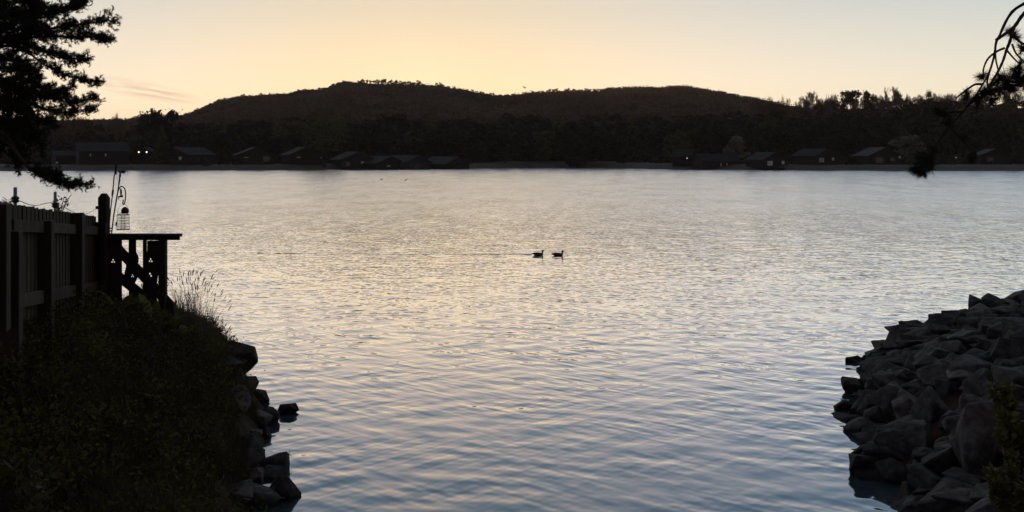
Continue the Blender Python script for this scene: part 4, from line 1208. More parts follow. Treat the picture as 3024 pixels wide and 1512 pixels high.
for cx, cy, rad, dens in tufts:
    c = np.array(P(*zq(cx, cy), YR_ + nr.normal(0, 0.05)) - RB_); rm = rad / 2.3 / F * YR_
    buf = []
    for s in range(int(7 * dens) + 2):
        dd = nr.normal(0, 1, 3) + (np.array([-0.8, 0, -0.9]) if cy > 1000 else 0); dd /= np.linalg.norm(dd)
        needles(buf, c + dd * rm * 0.25, dd, int(60), rm * 1.0, 0.0032, 0.5, nr)
    V = np.concatenate(buf).reshape(-1, 3)
    o = mesh_obj('needle_tuft', np_mesh('needle_tuft', V, np.arange(len(V)).reshape(-1, 3)), M['needle'], pr_)

# ------------------------------------------------------------------ ducks
def duck(px, row, label, look=0.0, sc=1.0):
    Yd = CH * F / (row - HZ)
    b = P(px, row, Yd); b.z = -0.005
    me = MB()
    def loft(secs, ns=14):
        vs, fs = [], []
        for (c, ry, rz, ax) in secs:
            for k in range(ns):
                t = 2 * math.pi * k / ns
                if ax == 'x': vs.append(Vector(c) + Vector((0, ry * math.cos(t), rz * math.sin(t))))
                else: vs.append(Vector(c) + Vector((rz * math.cos(t), ry * math.sin(t), 0)))
        for i in range(len(secs) - 1):
            for k in range(ns):
                k2 = (k + 1) % ns
                fs.append((i * ns + k, i * ns + k2, (i + 1) * ns + k2, (i + 1) * ns + k))
        fs.append(tuple(range(ns))[::-1]); fs.append(tuple(range((len(secs) - 1) * ns, len(secs) * ns)))
        me.add(vs, fs)
    loft([((-0.285, 0, 0.075), 0.012, 0.006, 'x'), ((-0.245, 0, 0.085), 0.045, 0.018, 'x'), ((-0.19, 0, 0.075), 0.075, 0.045, 'x'), ((-0.10, 0, 0.055), 0.10, 0.075, 'x'), ((0.0, 0, 0.045), 0.11, 0.085, 'x'),
          ((0.09, 0, 0.040), 0.10, 0.080, 'x'), ((0.15, 0, 0.045), 0.075, 0.062, 'x'), ((0.195, 0, 0.055), 0.035, 0.030, 'x')])
    loft([((0.145, 0, 0.05), 0.040, 0.050, 'z'), ((0.165, 0, 0.10), 0.028, 0.032, 'z'), ((0.172, 0, 0.15), 0.026, 0.028, 'z'), ((0.178, 0, 0.175), 0.033, 0.042, 'z'), ((0.184, 0, 0.200), 0.036, 0.050, 'z'), ((0.182, 0, 0.222), 0.028, 0.038, 'z'), ((0.180, 0, 0.234), 0.010, 0.014, 'z')])
    loft([((0.215, 0, 0.200), 0.016, 0.016, 'x'), ((0.245, 0, 0.190), 0.015, 0.009, 'x'), ((0.272, 0, 0.183), 0.014, 0.004, 'x')], 10)
    me_ = me.mesh('mallard_duck')
    o = mesh_obj('mallard_duck', me_, M['feather'], loc=b)
    rm = o.modifiers.new('remesh', 'REMESH'); rm.mode = 'VOXEL'; rm.voxel_size = 0.009; rm.use_smooth_shade = True
    o.scale = (sc, sc, sc)
    o.rotation_euler = (0, 0, look)
    return tag(o, label, 'duck', 'ducks swimming in line')
duck(1590, 754, 'dark duck swimming behind the other, the left one', 0.03, 0.95)
duck(1648, 755.5, 'dark duck swimming in front, the right one with bill forward', -0.05, 1.0)
for px, row, lab in ((1127, 531, 'tiny far waterbird on the open lake, left one'), (1198, 533, 'tiny far waterbird on the open lake, right one')):
    Yd = CH * F / (row - HZ); b = P(px, row, Yd)
    mb = MB(); mb.lathe((0, 0, 0), [(0.05, -0.02), (0.15, 0.03), (0.14, 0.10), (0.05, 0.14)], 8); mb.tube([(0.10, 0, 0.08), (0.13, 0, 0.2), (0.2, 0, 0.22)], [0.05, 0.04, 0.02], 6)
    o = mb.build('waterbird', M['feather'], None, True); o.location = (b.x, b.y, 0); tag(o, lab, 'bird', 'far waterbirds')
# bird in flight
b = P(1549, 259, 150)
mb = MB()
mb.tube([(-0.26, 0, 0.02), (-0.1, 0, 0), (0.08, 0, -0.02), (0.2, 0, -0.04)], [0.015, 0.06, 0.07, 0.02], 7)
for s in (-1, 1):
    mb.prism([(-0.06, 0, 0), (0.08, 0, 0), (0.02, 0.30 * s, 0.16), (-0.14, 0.55 * s, 0.10), (-0.10, 0.28 * s, 0.14)], (0, 0, 0.012))
o = mb.build('flying_bird', M['feather'], None, True); o.location = b; o.rotation_euler = (0.3, 0.3, 0.7); tag(o, 'small dark bird flying above the hill', 'bird')

# ------------------------------------------------------------------ lodges across the lake
def hz(x, y): return float(Hfar(np.array([x]), np.array([y]))[0])
def lodge(px, Yd, W, L, th, eave, ridge, label, gable_win=(), side_win=(), roofm='roof', base=None, name='lodge', chimney=False):
    """gable centre at px; th>0 shows the left side, th<0 the right side. windows: (u, v, w, h, pale)"""
    th = R(th)
    g = P(px, HZ, Yd)
    nrm = Vector((math.sin(th), -math.cos(th), 0))
    c = Vector((g.x, Yd, 0)) - nrm * (L / 2)
    z = base if base is not None else min(hz(c.x, c.y), hz(g.x, Yd)) - 0.02
    e = empty(name, (c.x, c.y, z), label, 'lodge', None, th)
    a, b = W / 2, L / 2
    mb = MB(); mb.prism([(-a, -b, -0.6), (a, -b, -0.6), (a, -b, eave), (0, -b, ridge - 0.10), (-a, -b, eave)], (0, L, 0))
    wall = mb.build('wall', M['wall'], e)
    oh = 0.45; sl = (ridge - eave) / a
    for s in (-1, 1):
        mb = MB()
        p0 = (s * (a + oh), -b - oh, eave - oh * sl); p1 = (s * 0.003, -b - oh, ridge)
        mb.prism([p0, p1, (p1[0], p1[1], p1[2] + 0.16), (p0[0], p0[1], p0[2] + 0.16)] if s < 0 else [p1, p0, (p0[0], p0[1], p0[2] + 0.16), (p1[0], p1[1], p1[2] + 0.16)], (0, L + 2 * oh, 0))
        mb.build('roof_slope', M[roofm], e)
    mb = MB()
    for s in (-1, 1):
        mb.prism([(s * (a + oh), -b - oh - 0.03, eave - oh * sl - 0.12), (0, -b - oh - 0.03, ridge - 0.12), (0, -b - oh - 0.03, ridge + 0.14), (s * (a + oh), -b - oh - 0.03, eave - oh * sl + 0.14)], (0, 0.027, 0))
    mb.build('bargeboard', M['wall'], e)
    def window(cx, cz, w, h, face, pale):
        f = MB(); t = 0.07
        def fb(x, zc, ww, hh):
            if face == 'g': f.box((x, -b - 0.03, zc), (ww, 0.06, hh))
            else: f.box((face * (a + 0.03), x, zc), (0.06, ww, hh))
        fb(cx - w / 2 + t / 2, cz, t, h); fb(cx + w / 2 - t / 2, cz, t, h); fb(cx, cz + h / 2 - t / 2, w - 2 * t, t); fb(cx, cz - h / 2 + t / 2, w - 2 * t, t)
        if w > 1.4: fb(cx, cz, t, h - 2 * t)
        wo = f.build('window', M['frame'], e)
        p = MB()
        if face == 'g': p.box((cx, -b - 0.012, cz), (w - 2 * t, 0.02, h - 2 * t))
        else: p.box((face * (a + 0.012), cx, cz), (0.02, w - 2 * t, h - 2 * t))
        p.build('pane', M['skyrefl_sign' if pale else 'glassdk'], wo)
    for (u, v, w, h, pale) in gable_win: window(u * a, v, w, h, 'g', pale)
    for (u, v, w, h, pale) in side_win: window(u * b, v, w, h, -1 if th > 0 else 1, pale)
    d = MB(); d.box((0.62 * a if not gable_win else -0.82 * a, -b - 0.02, 1.0), (0.85, 0.05, 2.0)); d.build('door', M['wall'], e)
    dk = MB(); dk.box((0, -b - 1.1, 0.12), (W * 0.9, 2.0, 0.14)); dk.build('deck', M['wall'], e)
    if chimney:
        ch = MB(); ch.box((0.5, 0.5, ridge + 0.35), (0.35, 0.35, 0.9)); ch.build('flue', M['iron'], e)
    return e
lodge(228, 259, 8.0, 12.3, -60, 3.7, 5.8, 'long tall lodge at the far left of the opposite shore', [(0.0, 2.6, 1.0, 1.1, True)], [(-0.55, 2.6, 0.45, 0.9, True), (0.05, 2.6, 0.45, 0.9, True)])
lodge(158, 265, 6.5, 8.0, -55, 2.4, 3.6, 'low dark annexe left of the long tall lodge', [], [])
lodge(424, 268, 6.0, 8.0, 10, 2.8, 4.6, 'small dark lodge with two lit porch lamps', [], [])
lodge(515, 261, 10.0, 10.0, -26, 2.6, 4.55, 'lodge right of the pointed conifer with its roof sloping right', [(-0.28, 1.5, 1.9, 1.3, False), (0.42, 1.7, 1.15, 1.0, True)], [(-0.3, 1.6, 0.5, 1.0, False), (0.2, 1.6, 0.5, 1.0, False)])
lodge(757, 265, 9.6, 9.5, 23, 2.6, 4.5, 'lodge fourth along the left group, just left of the pale roofed lodge', [(-0.55, 1.9, 1.3, 0.25, True), (0.55, 1.5, 1.7, 1.4, False)], [(0.1, 1.5, 0.8, 1.1, False)])
lodge(904, 266, 9.1, 9.7, 26, 2.6, 4.6, 'lodge with lighter sloping roof left of the green multi stemmed tree', [(-0.45, 1.9, 1.1, 0.35, True), (0.92, 1.8, 0.6, 0.3, True)], [(-0.1, 1.5, 0.5, 1.0, False)])
lodge(1058, 266, 9.5, 9.5, 28, 2.7, 4.7, 'lodge right of the multi stemmed tree, first of the four close together', [(-0.72, 1.5, 2.2, 1.3, False), (0.25, 1.9, 1.0, 0.7, True)], [])
lodge(1154, 266, 9.4, 10.6, 45, 2.7, 4.6, 'second of the four lodges standing close together', [(-0.15, 2.0, 1.1, 0.4, True)], [])
lodge(1235, 270, 9.4, 10.6, 46, 2.7, 4.6, 'third of the four lodges standing close together', [(-0.05, 1.5, 1.8, 1.4, False)], [])
lodge(1352, 276, 9.0, 10.4, 46, 2.7, 4.6, 'rightmost of the four lodges, beside the round bush', [], [])
lodge(2058, 266, 5.0, 12.4, -66, 2.4, 4.2, 'long lodge side on with two bright tall windows', [], [(-0.45, 1.2, 0.3, 0.7, False), (-0.02, 1.3, 0.55, 1.1, True), (0.30, 1.3, 0.5, 1.1, True)])
lodge(2046, 273, 5.5, 5.0, 62, 2.4, 4.2, 'short lodge wing left of the long side on lodge', [], [])
lodge(2290, 259, 8.0, 7.2, 24, 2.3, 4.1, 'lodge with pale picture window right of the long side on lodge', [(-0.45, 1.3, 1.9, 1.3, True), (0.62, 1.5, 1.1, 0.95, True)], [], chimney=True)
lodge(2440, 259, 8.0, 8.6, 27, 2.3, 4.1, 'lodge with picture window, third from the right on the opposite shore', [(-0.42, 1.2, 1.9, 1.3, True), (0.60, 1.5, 1.0, 0.9, True)], [(0.0, 1.3, 1.1, 0.8, False)])
lodge(2614, 259, 9.0, 9.0, 6, 2.4, 4.5, 'dark gabled lodge behind the hanging pine twig', [(-0.35, 1.2, 2.1, 1.4, False), (0.45, 1.4, 1.2, 0.8, False), (1.0 - 0.1, 2.0, 0.7, 0.8, True)], [], 'wall')
lodge(2940, 261, 7.6, 8.0, -10, 2.5, 4.1, 'dark lodge furthest right on the opposite shore', [(-0.35, 1.4, 1.5, 1.0, False)], [], 'wall')

# lit lamps on the far shore
def porch_lamp(px, row, Yd, r, label):
    c = P(px, row, Yd)
    g = hz(c.x, c.y)
    e = empty('lamp_post', (c.x, c.y, g), label, 'lamp')
    mb = MB(); mb.tube([(0, 0, -0.1), (0, 0, c.z - g - r)], 0.05, 6); mb.lathe((0, 0, c.z - g + r), [(r * 1.3, -0.03), (r * 0.4, 0.08)], 8); mb.build('post', M['iron'], e)
    bb = MB(); bb.lathe((0, 0, c.z - g), [(r * 0.35, -r), (r * 0.9, -r * 0.5), (r, 0), (r * 0.9, r * 0.5), (r * 0.35, r * 0.95)], 10); bb.build('globe', M['lamp'], e, True)
    return e
porch_lamp(410, 449, 256, 0.20, 'left of the two bright lamps by the small dark lodge')
porch_lamp(433, 449, 256, 0.20, 'right of the two bright lamps by the small dark lodge')
porch_lamp(2029, 467, 264, 0.10, 'lamp lit at the left end of the long side on lodge')
porch_lamp(1512, 445, 320, 0.12, 'faint lamp among the trees at the middle of the far shore, left one')
porch_lamp(1738, 443, 320, 0.14, 'faint lamp among the trees at the middle of the far shore, right one')
porch_lamp(2823, 465, 262, 0.08, 'small lit lamp on the far shore below the right hand trees')
# sign boards
for px, row, Yd, w, h, lab in ((1670, 474, 310, 0.9, 2.0, 'pale notice post on the far beach near the middle'), (168, 480, 246, 0.55, 0.7, 'small white sign on the far shore at the left')):
    c = P(px, row, Yd); g = hz(c.x, c.y)
    e = empty('notice_board', (c.x, c.y, g), lab, 'sign')
    zc = c.z - g
    mb = MB(); mb.box((0, 0.05, zc / 2), (0.10, 0.10, zc)); mb.build('post', M['timber'], e)
    mb = MB(); mb.box((0, 0, zc), (w, 0.05, h * 0.5)); mb.build('panel', M['skyrefl_sign'], e)

# ------------------------------------------------------------------ trees of the far shore
def quad_cloud(c, s, r, flat=0.5):
    n = len(c)
    a = r.normal(0, 1, (n, 3)); a /= np.linalg.norm(a, axis=1)[:, None]
    b = np.cross(a, r.normal(0, 1, (n, 3))); b /= np.linalg.norm(b, axis=1)[:, None]
    s = s[:, None]
    k = r.uniform(0.5, 1.0, (n, 1))
    V = np.stack([c - a * s, c - b * s * k, c + a * s, c + b * s * k], 1)
    return V.reshape(-1, 3), np.arange(4 * n).reshape(-1, 4)
def crown_mesh(name, seed, kind, n=900):
    """unit-ish crown: height 1 (z 0..1), half-width about 0.35"""
    r = np.random.default_rng(seed)
    if kind == 'round':
        cl = []
        for k in range(19):
            z = r.uniform(0.10, 0.90); rad = 0.30 * math.sqrt(max(0.05, 1 - ((z - 0.50) / 0.50) ** 2)) * r.uniform(0.3, 1.0)
            a = r.uniform(0, 6.28); cl.append((rad * math.cos(a), rad * math.sin(a), z, r.uniform(0.07, 0.15)))
        cl = np.array(cl); w = cl[:, 3] ** 2; pick = r.choice(len(cl), n, p=w / w.sum())
        d = r.normal(0, 1, (n, 3)); d /= np.linalg.norm(d, axis=1)[:, None]
        c = cl[pick, :3] + d * (cl[pick, 3] * r.uniform(0.55, 1.08, n) ** 0.5)[:, None] * np.array([1, 1, 0.8])
        s = r.uniform(0.020, 0.052, n)
    elif kind == 'cone':
        z = 0.08 + 0.92 * (1 - np.sqrt(r.random(n))) ; lay = (z * 15) % 1.0
        rad = (1 - z) * 0.24 * (0.35 + 0.65 * (1 - lay)) * r.uniform(0.5, 1.08, n); a = r.uniform(0, 6.28, n)
        c = np.stack([rad * np.cos(a), rad * np.sin(a), z], -1); s = r.uniform(0.018, 0.044, n)
    elif kind == 'pine':
        cl = []
        for k in range(20):
            z = r.uniform(0.18, 0.95); a = r.uniform(0, 6.28); rad = r.uniform(0.05, 0.30) * (1.15 - 0.6 * (z - 0.42) / 0.5)
            cl.append((rad * math.cos(a), rad * math.sin(a), z, r.uniform(0.06, 0.11)))
        cl = np.array(cl); pick = r.integers(0, len(cl), n)
        c = cl[pick, :3] + r.normal(0, 0.62, (n, 3)) * cl[pick, 3:4] * np.array([1, 1, 0.75]); s = r.uniform(0.018, 0.042, n)
    elif kind == 'plume':
        a = r.uniform(0, 6.28, n); z = r.uniform(0.30, 1.0, n)
        rad = 0.34 * np.sqrt(np.clip(1 - ((z - 0.62) / 0.40) ** 2, 0.02, 1)) * np.sqrt(r.random(n))
        c = np.stack([rad * np.cos(a), rad * np.sin(a), z], -1); s = r.uniform(0.010, 0.024, n)
    V, Fc = quad_cloud(c, s, r)
    return np_mesh(name, V, Fc)
def branch_mesh(name, seed, depth=5, spread=0.55, stems=1, trunk=0.25, up=0.25, twig=0.0014):
    """bare crown: recursively forking twigs, total height about 1"""
    r = random.Random(seed); mb = MB()
    def grow(p, d, ln, rad, k):
        q = p + d * ln
        mid = (p + q) / 2 + Vector((r.gauss(0, 1), r.gauss(0, 1), 0)) * ln * 0.05
        mb.tube([p, mid, q], [rad, rad * 0.85, rad * 0.7], 3 if k < depth - 1 else 5)
        if k == 0: return
        for j in range(3 if k > 1 else 4):
            a = Vector((r.gauss(0, 1), r.gauss(0, 1), r.gauss(0, 0.6))).normalized()
            dd = (d + a * spread + Vector((0, 0, up))).normalized()
            grow(p.lerp(q, r.uniform(0.55, 1.0)), dd, ln * r.uniform(0.62, 0.85), max(rad * 0.56, twig), k - 1)
    for s in range(stems):
        a = Vector((r.gauss(0, 1), r.gauss(0, 1), 0)) * (0.30 if stems > 1 else 0.02)
        grow(Vector((0, 0, 0)) + a * 0.2, (Vector((0, 0, 1)) + a).normalized(), trunk, 0.010, depth)
    top = max(v[2] for v in mb.v)
    mb.v = [(x / top, y / top, z / top) for x, y, z in mb.v]
    return mb.mesh(name)
def trunk_mesh(name, seed, r0=0.016, h=0.62, stems=1):
    r = random.Random(seed); mb = MB()
    for s in range(stems):
        ax, ay = (r.uniform(-0.12, 0.12), r.uniform(-0.12, 0.12)) if stems > 1 else (r.uniform(-.02, .02), 0)
        pts = spline([(ax * 0.15, ay * 0.15, -0.03), (ax * 0.5 + r.uniform(-.01, .01), ay * 0.5, h * 0.5), (ax, ay, h)], 6)
        mb.tube(pts, [r0 * (1 - 0.12 * i) / (1.6 if stems > 1 else 1) for i in range(6)], 6)
        if stems == 1:
            for k in range(5):
                b = pts[2 + k % 4]; a = r.uniform(0, 6.28)
                mb.tube([b, Vector(b) + Vector((0.12 * math.cos(a), 0.12 * math.sin(a), 0.12))], [r0 * 0.45, r0 * 0.2], 4)
    return mb.mesh(name)
CR = {}
for k in range(5): CR['round%d' % k] = crown_mesh('crown', 200 + k, 'round')
for k in range(3): CR['cone%d' % k] = crown_mesh('crown', 230 + k, 'cone')
for k in range(4): CR['pine%d' % k] = crown_mesh('crown', 240 + k, 'pine')
CR['plume0'] = crown_mesh('crown', 250, 'plume', 1500)
for k in range(4): CR['crest%d' % k] = branch_mesh('crown', 280 + k, 4, 0.5, 2, 0.3, 0.25, 0.02)
for k in range(5): CR['bare%d' % k] = branch_mesh('crown', 260 + k, 6, 0.40 + 0.05 * k, 3 + k % 3, 0.20, 0.16)
HALF = {}
for k_, me_ in CR.items():
    co = np.zeros(len(me_.vertices) * 3, dtype=np.float32); me_.vertices.foreach_get('co', co); co = co.reshape(-1, 3)
    HALF[k_] = float(np.percentile(np.abs(co[:, 0]), 97))
TK = {1: [trunk_mesh('trunk', 300 + k) for k in range(3)], 4: [trunk_mesh('trunk', 310, 0.016, 0.7, 4)]}
CRM = {}
def crown_with(kind, m):
    key = (kind, m)
    if key not in CRM:
        me = CR[kind].copy(); me.materials.clear(); me.materials.append(M[m]); CRM[key] = me
    return CRM[key]
for t_ in TK[1] + TK[4]: t_.materials.append(M['bark'])
trn = random.Random(77)
def tree(px, toprow, Yd, width_px, kind, m, label, group=None, name='tree', stems=1, drop=0.0):
    c = P(px, HZ, Yd); g = hz(c.x, Yd) - 0.1 - drop
    top = P(px, toprow, Yd).z; h = max(2.0, top - g)
    e = empty(name, (c.x, Yd, g), label, 'tree', group, trn.uniform(0, 6.28))
    half = HALF[kind]
    sx = (width_px / 2 / F * Yd) / half
    cr = mesh_obj('crown', crown_with(kind, m), None, e); cr.scale = (sx, sx, h)
    if kind[:4] not in ('bare', 'cres'):
        tk = mesh_obj('trunk', TK[stems][0 if stems > 1 else trn.randrange(3)], None, e); tk.scale = (h if stems == 1 else sx, h if stems == 1 else sx, h)
    return e
# trees that stand out
tree(478, 372, 262, 52, 'cone0', 'crownol', 'pointed olive conifer standing left of a lodge gable', None, 'conifer_tree')
tree(957, 328, 264, 126, 'plume0', 'fresh', 'fresh green multi stemmed tree between the lodges', None, 'birch_tree', 4)
tree(2180, 402, 284, 84, 'round1', 'crownpal', 'pale blossoming tree behind the long side on lodge', None, 'blossom_tree')
tree(2685, 395, 268, 92, 'round3', 'crownpal', 'pale blossoming tree beside the hanging pine twig', None, 'blossom_tree')
tree(462, 316, 285, 100, 'pine0', 'crown', 'large dark irregular tree rising above the left treeline', None, 'dark_tree')
tree(505, 322, 290, 70, 'pine1', 'crown', 'dark tree joined to the right of the large irregular one', None, 'dark_tree')
tree(432, 330, 292, 70, 'pine2', 'crown', 'dark tree joined to the left of the large irregular one', None, 'dark_tree')
tree(335, 326, 330, 84, 'bare1', 'twig', 'see through budding tree on the left skyline', None, 'bare_tree')
tree(205, 335, 330, 70, 'bare0', 'twig', 'bare tree on the skyline just right of the pine branches', None, 'bare_tree')
tree(240, 342, 335, 60, 'bare2', 'twig', 'bare tree half behind the pine branches on the left skyline', None, 'bare_tree')
tree(160, 350, 330, 60, 'bare3', 'twig', 'bare tree seen through the lowest pine branches', None, 'bare_tree')
tree(275, 340, 325, 60, 'round2', 'crown', 'dark bushy tree left of the see through budding tree', None, 'dark_tree')
SK = 'bare trees along the right skyline'
for i, (px, tr_, w, kd, lab) in enumerate([
 (2240, 280, 34, 'bare0', 'tiny bare tree at the foot of the right hill, leftmost on the right skyline'),
 (2275, 282, 36, 'bare2', 'small bare tree second from left on the right skyline'),
 (2318, 275, 64, 'bare1', 'broad bare tree left of the feathery one on the right skyline'),
 (2392, 266, 64, 'bare3', 'feathery pale bare tree standing in the dip of the right skyline'),
 (2462, 275, 60, 'bare4', 'rounded bare tree just left of the dark skyline pine'),
 (2588, 272, 50, 'bare0', 'bare tree right of the narrow dark skyline pine'),
 (2634, 254, 70, 'bare2', 'tallest bare tree on the right skyline'),
 (2685, 270, 54, 'bare1', 'bare tree right of the tallest one on the right skyline'),
 (2715, 276, 44, 'bare4', 'bare tree left of the small dark skyline pine'),
 (2800, 276, 50, 'bare3', 'bare tree between the small skyline pine and hanging branches'),
 (2850, 278, 50, 'bare0', 'bare tree behind the hanging pine branches'),
 (2990, 268, 60, 'bare1', 'bare tree at the right edge of the skyline')]):
    tree(px, tr_, 400 + (i % 3) * 12, w, kd, 'twig', lab, None, 'bare_tree')
for i, px in enumerate(np.arange(2255, 3020, 42)):
    tree(px + trn.uniform(-12, 12), np.interp(px, [2255, 2390, 2640, 3020], [290, 290, 276, 272]) + trn.uniform(-4, 10), 396 + trn.uniform(0, 30), trn.uniform(46, 80), 'bare%d' % (i % 5), 'twig', 'low twiggy bare tree filling the feathery row on the right skyline', 'low bare trees on the right skyline', 'bare_tree')
tree(2512, 266, 398, 66, 'pine3', 'crown', 'dark clumpy pine on the right skyline', None, 'skyline_pine')
tree(2562, 266, 402, 30, 'pine1', 'crown', 'narrow dark pine on the right skyline', None, 'skyline_pine')
tree(2746, 266, 400, 34, 'pine2', 'crown', 'small dark pine on the right skyline near the hanging branches', None, 'skyline_pine')
tree(2418, 306, 380, 40, 'pine0', 'crown', 'low dark pine under the feathery bare tree', None, 'skyline_pine')
# belt of dark trees behind the lodges
ENV = np.array([(-200, 372), (0, 372), (180, 380), (300, 376), (380, 360), (560, 345), (650, 352), (800, 345), (950, 350), (1100, 340), (1300, 335), (1500, 338), (1700, 332), (1900, 335), (2100, 330), (2250, 312), (2350, 326), (2500, 318), (2620, 310), (2750, 297), (2900, 290), (3024, 288), (3300, 288)], float)
ZONES = [(180, 'behind the overhanging pine branches'), (400, 'behind the long tall lodge'), (620, 'behind the lodge by the pointed conifer'), (830, 'behind the fourth lodge'), (1000, 'behind the multi stemmed tree'),
         (1180, 'behind the close set lodges'), (1400, 'behind the round bush'), (1600, 'left of the notice post'), (1800, 'right of the notice post'), (2000, 'left of the long side on lodge'), (2200, 'behind the long side on lodge'),
         (2370, 'under the feathery bare tree'), (2520, 'behind the picture window lodges'), (2700, 'behind the dark gabled lodge'), (2860, 'behind the hanging pine twig'), (9999, 'at the right edge of the far shore')]
for layer, (Yb, dr, step) in enumerate(((300, 46, 46), (330, 20, 42), (362, 4, 40))):
    px = -110.0 + 13 * layer
    while px < 3150:
        tp = np.interp(px, ENV[:, 0], ENV[:, 1]) + dr + trn.uniform(-9, 22)
        Yd = Yb + trn.uniform(-10, 12) + (12 if 1300 < px < 1950 and layer == 0 else 0)
        kd, m, nm, lab = trn.choice([('round%d' % trn.randrange(5), 'crown', 'dark_tree', 'dark leafy tree in the wood behind the lodges')] * 5 +
                        [('round%d' % trn.randrange(5), 'crownol', 'dark_tree', 'olive leafy tree in the wood behind the lodges')] * 2 + [('cone%d' % trn.randrange(3), 'conif', 'conifer_tree', 'dark pointed conifer in the wood behind the lodges')] * 1 +
                        [('pine%d' % trn.randrange(4), 'crown', 'pine_tree', 'dark clumpy pine in the wood behind the lodges')] * 2)
        lab = lab.split(' in ')[0] + ' in the ' + ('front', 'middle', 'back')[layer] + ' row ' + [z_ for x_, z_ in ZONES if px < x_][0]
        tree(px, tp, Yd, trn.uniform(62, 104), kd, m, lab, 'trees: ' + lab, nm)
        px += step * trn.uniform(0.7, 1.3)
# low bushes by the lodges
def bush(px, row, Yd, w, h, m, label, seed):
    c = P(px, row, Yd); g = hz(c.x, Yd)
    r = np.random.default_rng(seed); n = 420
    d = r.normal(0, 1, (n, 3)); d /= np.linalg.norm(d, axis=1)[:, None]; d[:, 2] = np.abs(d[:, 2])
    W, H_ = w / F * Yd / 2, h / F * Yd
    lump = 1 + 0.22 * np.sin(d[:, 0] * 5 + seed) * np.cos(d[:, 1] * 4 + seed)
    cc = d * np.array([W, W * 0.8, H_]) * (lump * r.uniform(0.6, 1.0, n) ** 0.4)[:, None]
    V, Fc = quad_cloud(cc, r.uniform(0.10, 0.26, n), r)
    e = empty('bush', (c.x, Yd, g - 0.05), label, 'bush')
    o = mesh_obj('foliage', np_mesh('foliage', V, Fc), M[m], e); o['kind'] = 'stuff'
    mb = MB()
    for k in range(4): mb.tube([(0, 0, -0.1), (r.normal(0, W * 0.4), r.normal(0, W * 0.3), H_ * 0.6)], [0.05, 0.02], 4)
    mb.build('stem', M['bark'], e)
bush(610, 484, 257, 26, 20, 'crownol', 'yellowish clipped bush at the right end of a lodge', 1)
bush(660, 484, 259, 34, 18, 'crown', 'low dark bush between two lodges on the left shore', 2)
bush(1345, 486, 270, 70, 40, 'crown', 'large round dark bush in front of the last lodge of four', 3)
bush(2522, 485, 256, 56, 16, 'crown', 'low bush left of the dark gabled lodge', 4)
bush(700, 484, 260, 30, 16, 'crown', 'low dark bush beside a lodge wall on the left shore', 5)
bush(2310, 488, 254, 26, 9, 'crown', 'tiny bush in front of the picture window lodge', 6)
bush(60, 492, 246, 80, 26, 'crown', 'dark bush on the far shore under the pine branches', 7)
bush(2790, 486, 258, 60, 18, 'crown', 'dark low bush on the far shore under the right hand trees', 8)

# ------------------------------------------------------------------ wooded hillside (one mass) and the trees along its crest
hr_ = np.random.default_rng(411)
protoV = []
for k in range(6):
    n = 32
    d = hr_.normal(0, 1, (n, 3)); d /= np.linalg.norm(d, axis=1)[:, None]; d[:, 2] = np.abs(d[:, 2]) * 1.1 + 0.05
    lump = 1 + 0.25 * np.sin(d[:, 0] * 4 + k) + 0.2 * np.cos(d[:, 1] * 5 + k)
    c = d * (lump * hr_.uniform(0.7, 1.0, n))[:, None]
    V, Fc = quad_cloud(c, hr_.uniform(0.18, 0.38, n), hr_)
    protoV.append(V)
allV = []
NT = 10000
kk = hr_.uniform(-0.66, 0.66, NT); yv = 345 + (YR + 10 - 345) * np.sqrt(hr_.random(NT))
xv = kk * yv
zv = Hfar(xv, yv)
pxv = CX + F * kk
for i in range(NT):
    crest = (YR - yv[i]) / (YR - 345)
    big = 1.0 if pxv[i] > 1480 else 0.85
    s = hr_.uniform(2.2, 4.2) * (0.80 + 0.65 * crest) * big
    if yv[i] < 480: s = hr_.uniform(3.5, 5.5)
    allV.append(protoV[i % 6] * np.array([s, s, s * 0.9]) + np.array([xv[i], yv[i], zv[i] - 0.2 * s + (2.0 if yv[i] < 480 else 0)]))
V = np.concatenate(allV)
wood = mesh_obj('hillside_wood', np_mesh('hillside_wood', V, np.arange(len(V)).reshape(-1, 4)), M['wood_hill'])
tag(wood, 'brown spring woodland covering the long hill beyond the lake', 'wood', kind='stuff')
crest = []
for px in (1062, 1066, 1074, 1085, 1113, 1118, 1124, 1136, 1141, 1147, 1153, 1160, 1167, 1172, 1178, 1185, 1193, 1201, 1209, 1216, 1222, 1230, 1238, 1290, 1300, 1308): crest.append((px, trn.uniform(9, 17), 14))
for px in np.arange(1560, 1800, 13): crest.append((px + trn.uniform(-4, 4), trn.uniform(7, 12), 14))
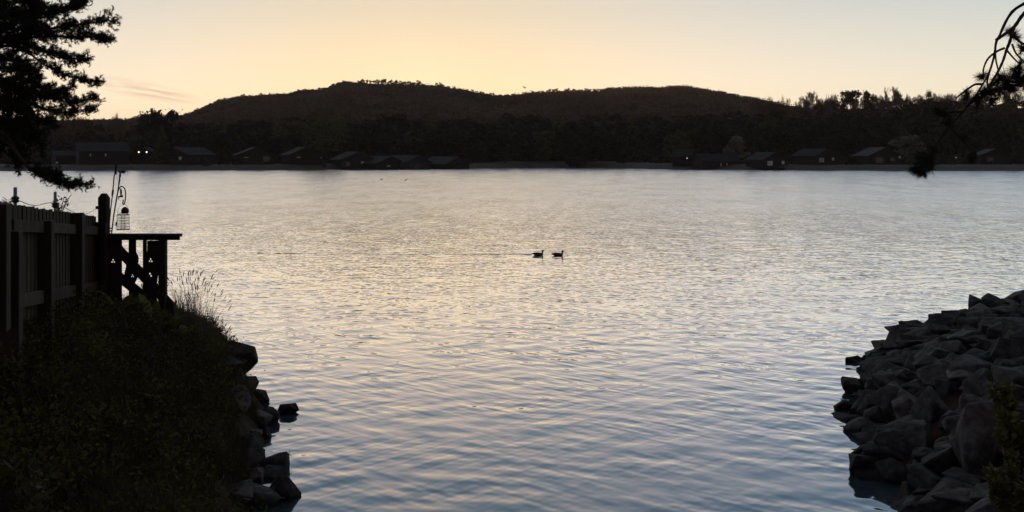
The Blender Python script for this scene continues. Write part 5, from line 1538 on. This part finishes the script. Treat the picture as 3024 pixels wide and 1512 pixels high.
for px in list(np.arange(640, 1010, 26)) + list(np.arange(1320, 1540, 20)): crest.append((px + trn.uniform(-8, 8), trn.uniform(4, 8), 13))
for i, (px, hpx, wpx) in enumerate(crest):
    rr = float(np.interp(px, RIDGE[:, 0], RIDGE[:, 1]))
    kind = ('crest%d' % trn.randrange(4)) if trn.random() < 0.6 else 'round%d' % trn.randrange(5)
    c = P(px, HZ, YR - 6)
    zone = 'crest of the hill below the sun glow' if 1040 < px < 1260 else ('saddle between the two hilltops' if px > 1270 else 'left shoulder of the hill')
    tree(px, rr - hpx - 1, YR - 2 - trn.uniform(0, 10), wpx, kind, 'twig' if kind[0] == 'c' else 'wood_hill', 'small tree outlined along the ' + zone, 'trees along the ' + zone, 'crest_tree')
# undergrowth below the belt of trees
n = 2600
ux = hr_.uniform(-0.62, 0.62, n); uy = np.interp(ux * 260, SHX, SHY) + hr_.uniform(26, 100, n); ux = ux * uy
uz = Hfar(ux, uy)
allV = []
for i in range(n):
    s = hr_.uniform(1.2, 2.6)
    allV.append(protoV[i % 6] * np.array([s * 1.2, s * 1.2, s]) + np.array([ux[i], uy[i], uz[i] - 0.2]))
V = np.concatenate(allV)
ug = mesh_obj('undergrowth', np_mesh('undergrowth', V, np.arange(len(V)).reshape(-1, 4)), M['crown'])
tag(ug, 'dark undergrowth filling the wood behind the lodges', 'undergrowth', kind='stuff')

# ------------------------------------------------------------------ evening haze over the lake
hm = bpy.data.materials.new('evening_haze'); hm.use_nodes = True
hn, hl_ = hm.node_tree.nodes, hm.node_tree.links
hn.remove(hn['Principled BSDF'])
pv = hn.new('ShaderNodeVolumePrincipled')
pv.inputs['Color'].default_value = (1.0, 0.72, 0.60, 1)
pv.inputs['Density'].default_value = 1.2e-4
pv.inputs['Anisotropy'].default_value = 0.2
hl_.new(pv.outputs[0], hn['Material Output'].inputs['Volume'])
mb = MB(); mb.box((0, 0, 53), (5400, 5400, 114))
hz_o = mb.build('haze', hm)
tag(hz_o, 'thin evening haze over lake and hill', 'haze', kind='stuff')
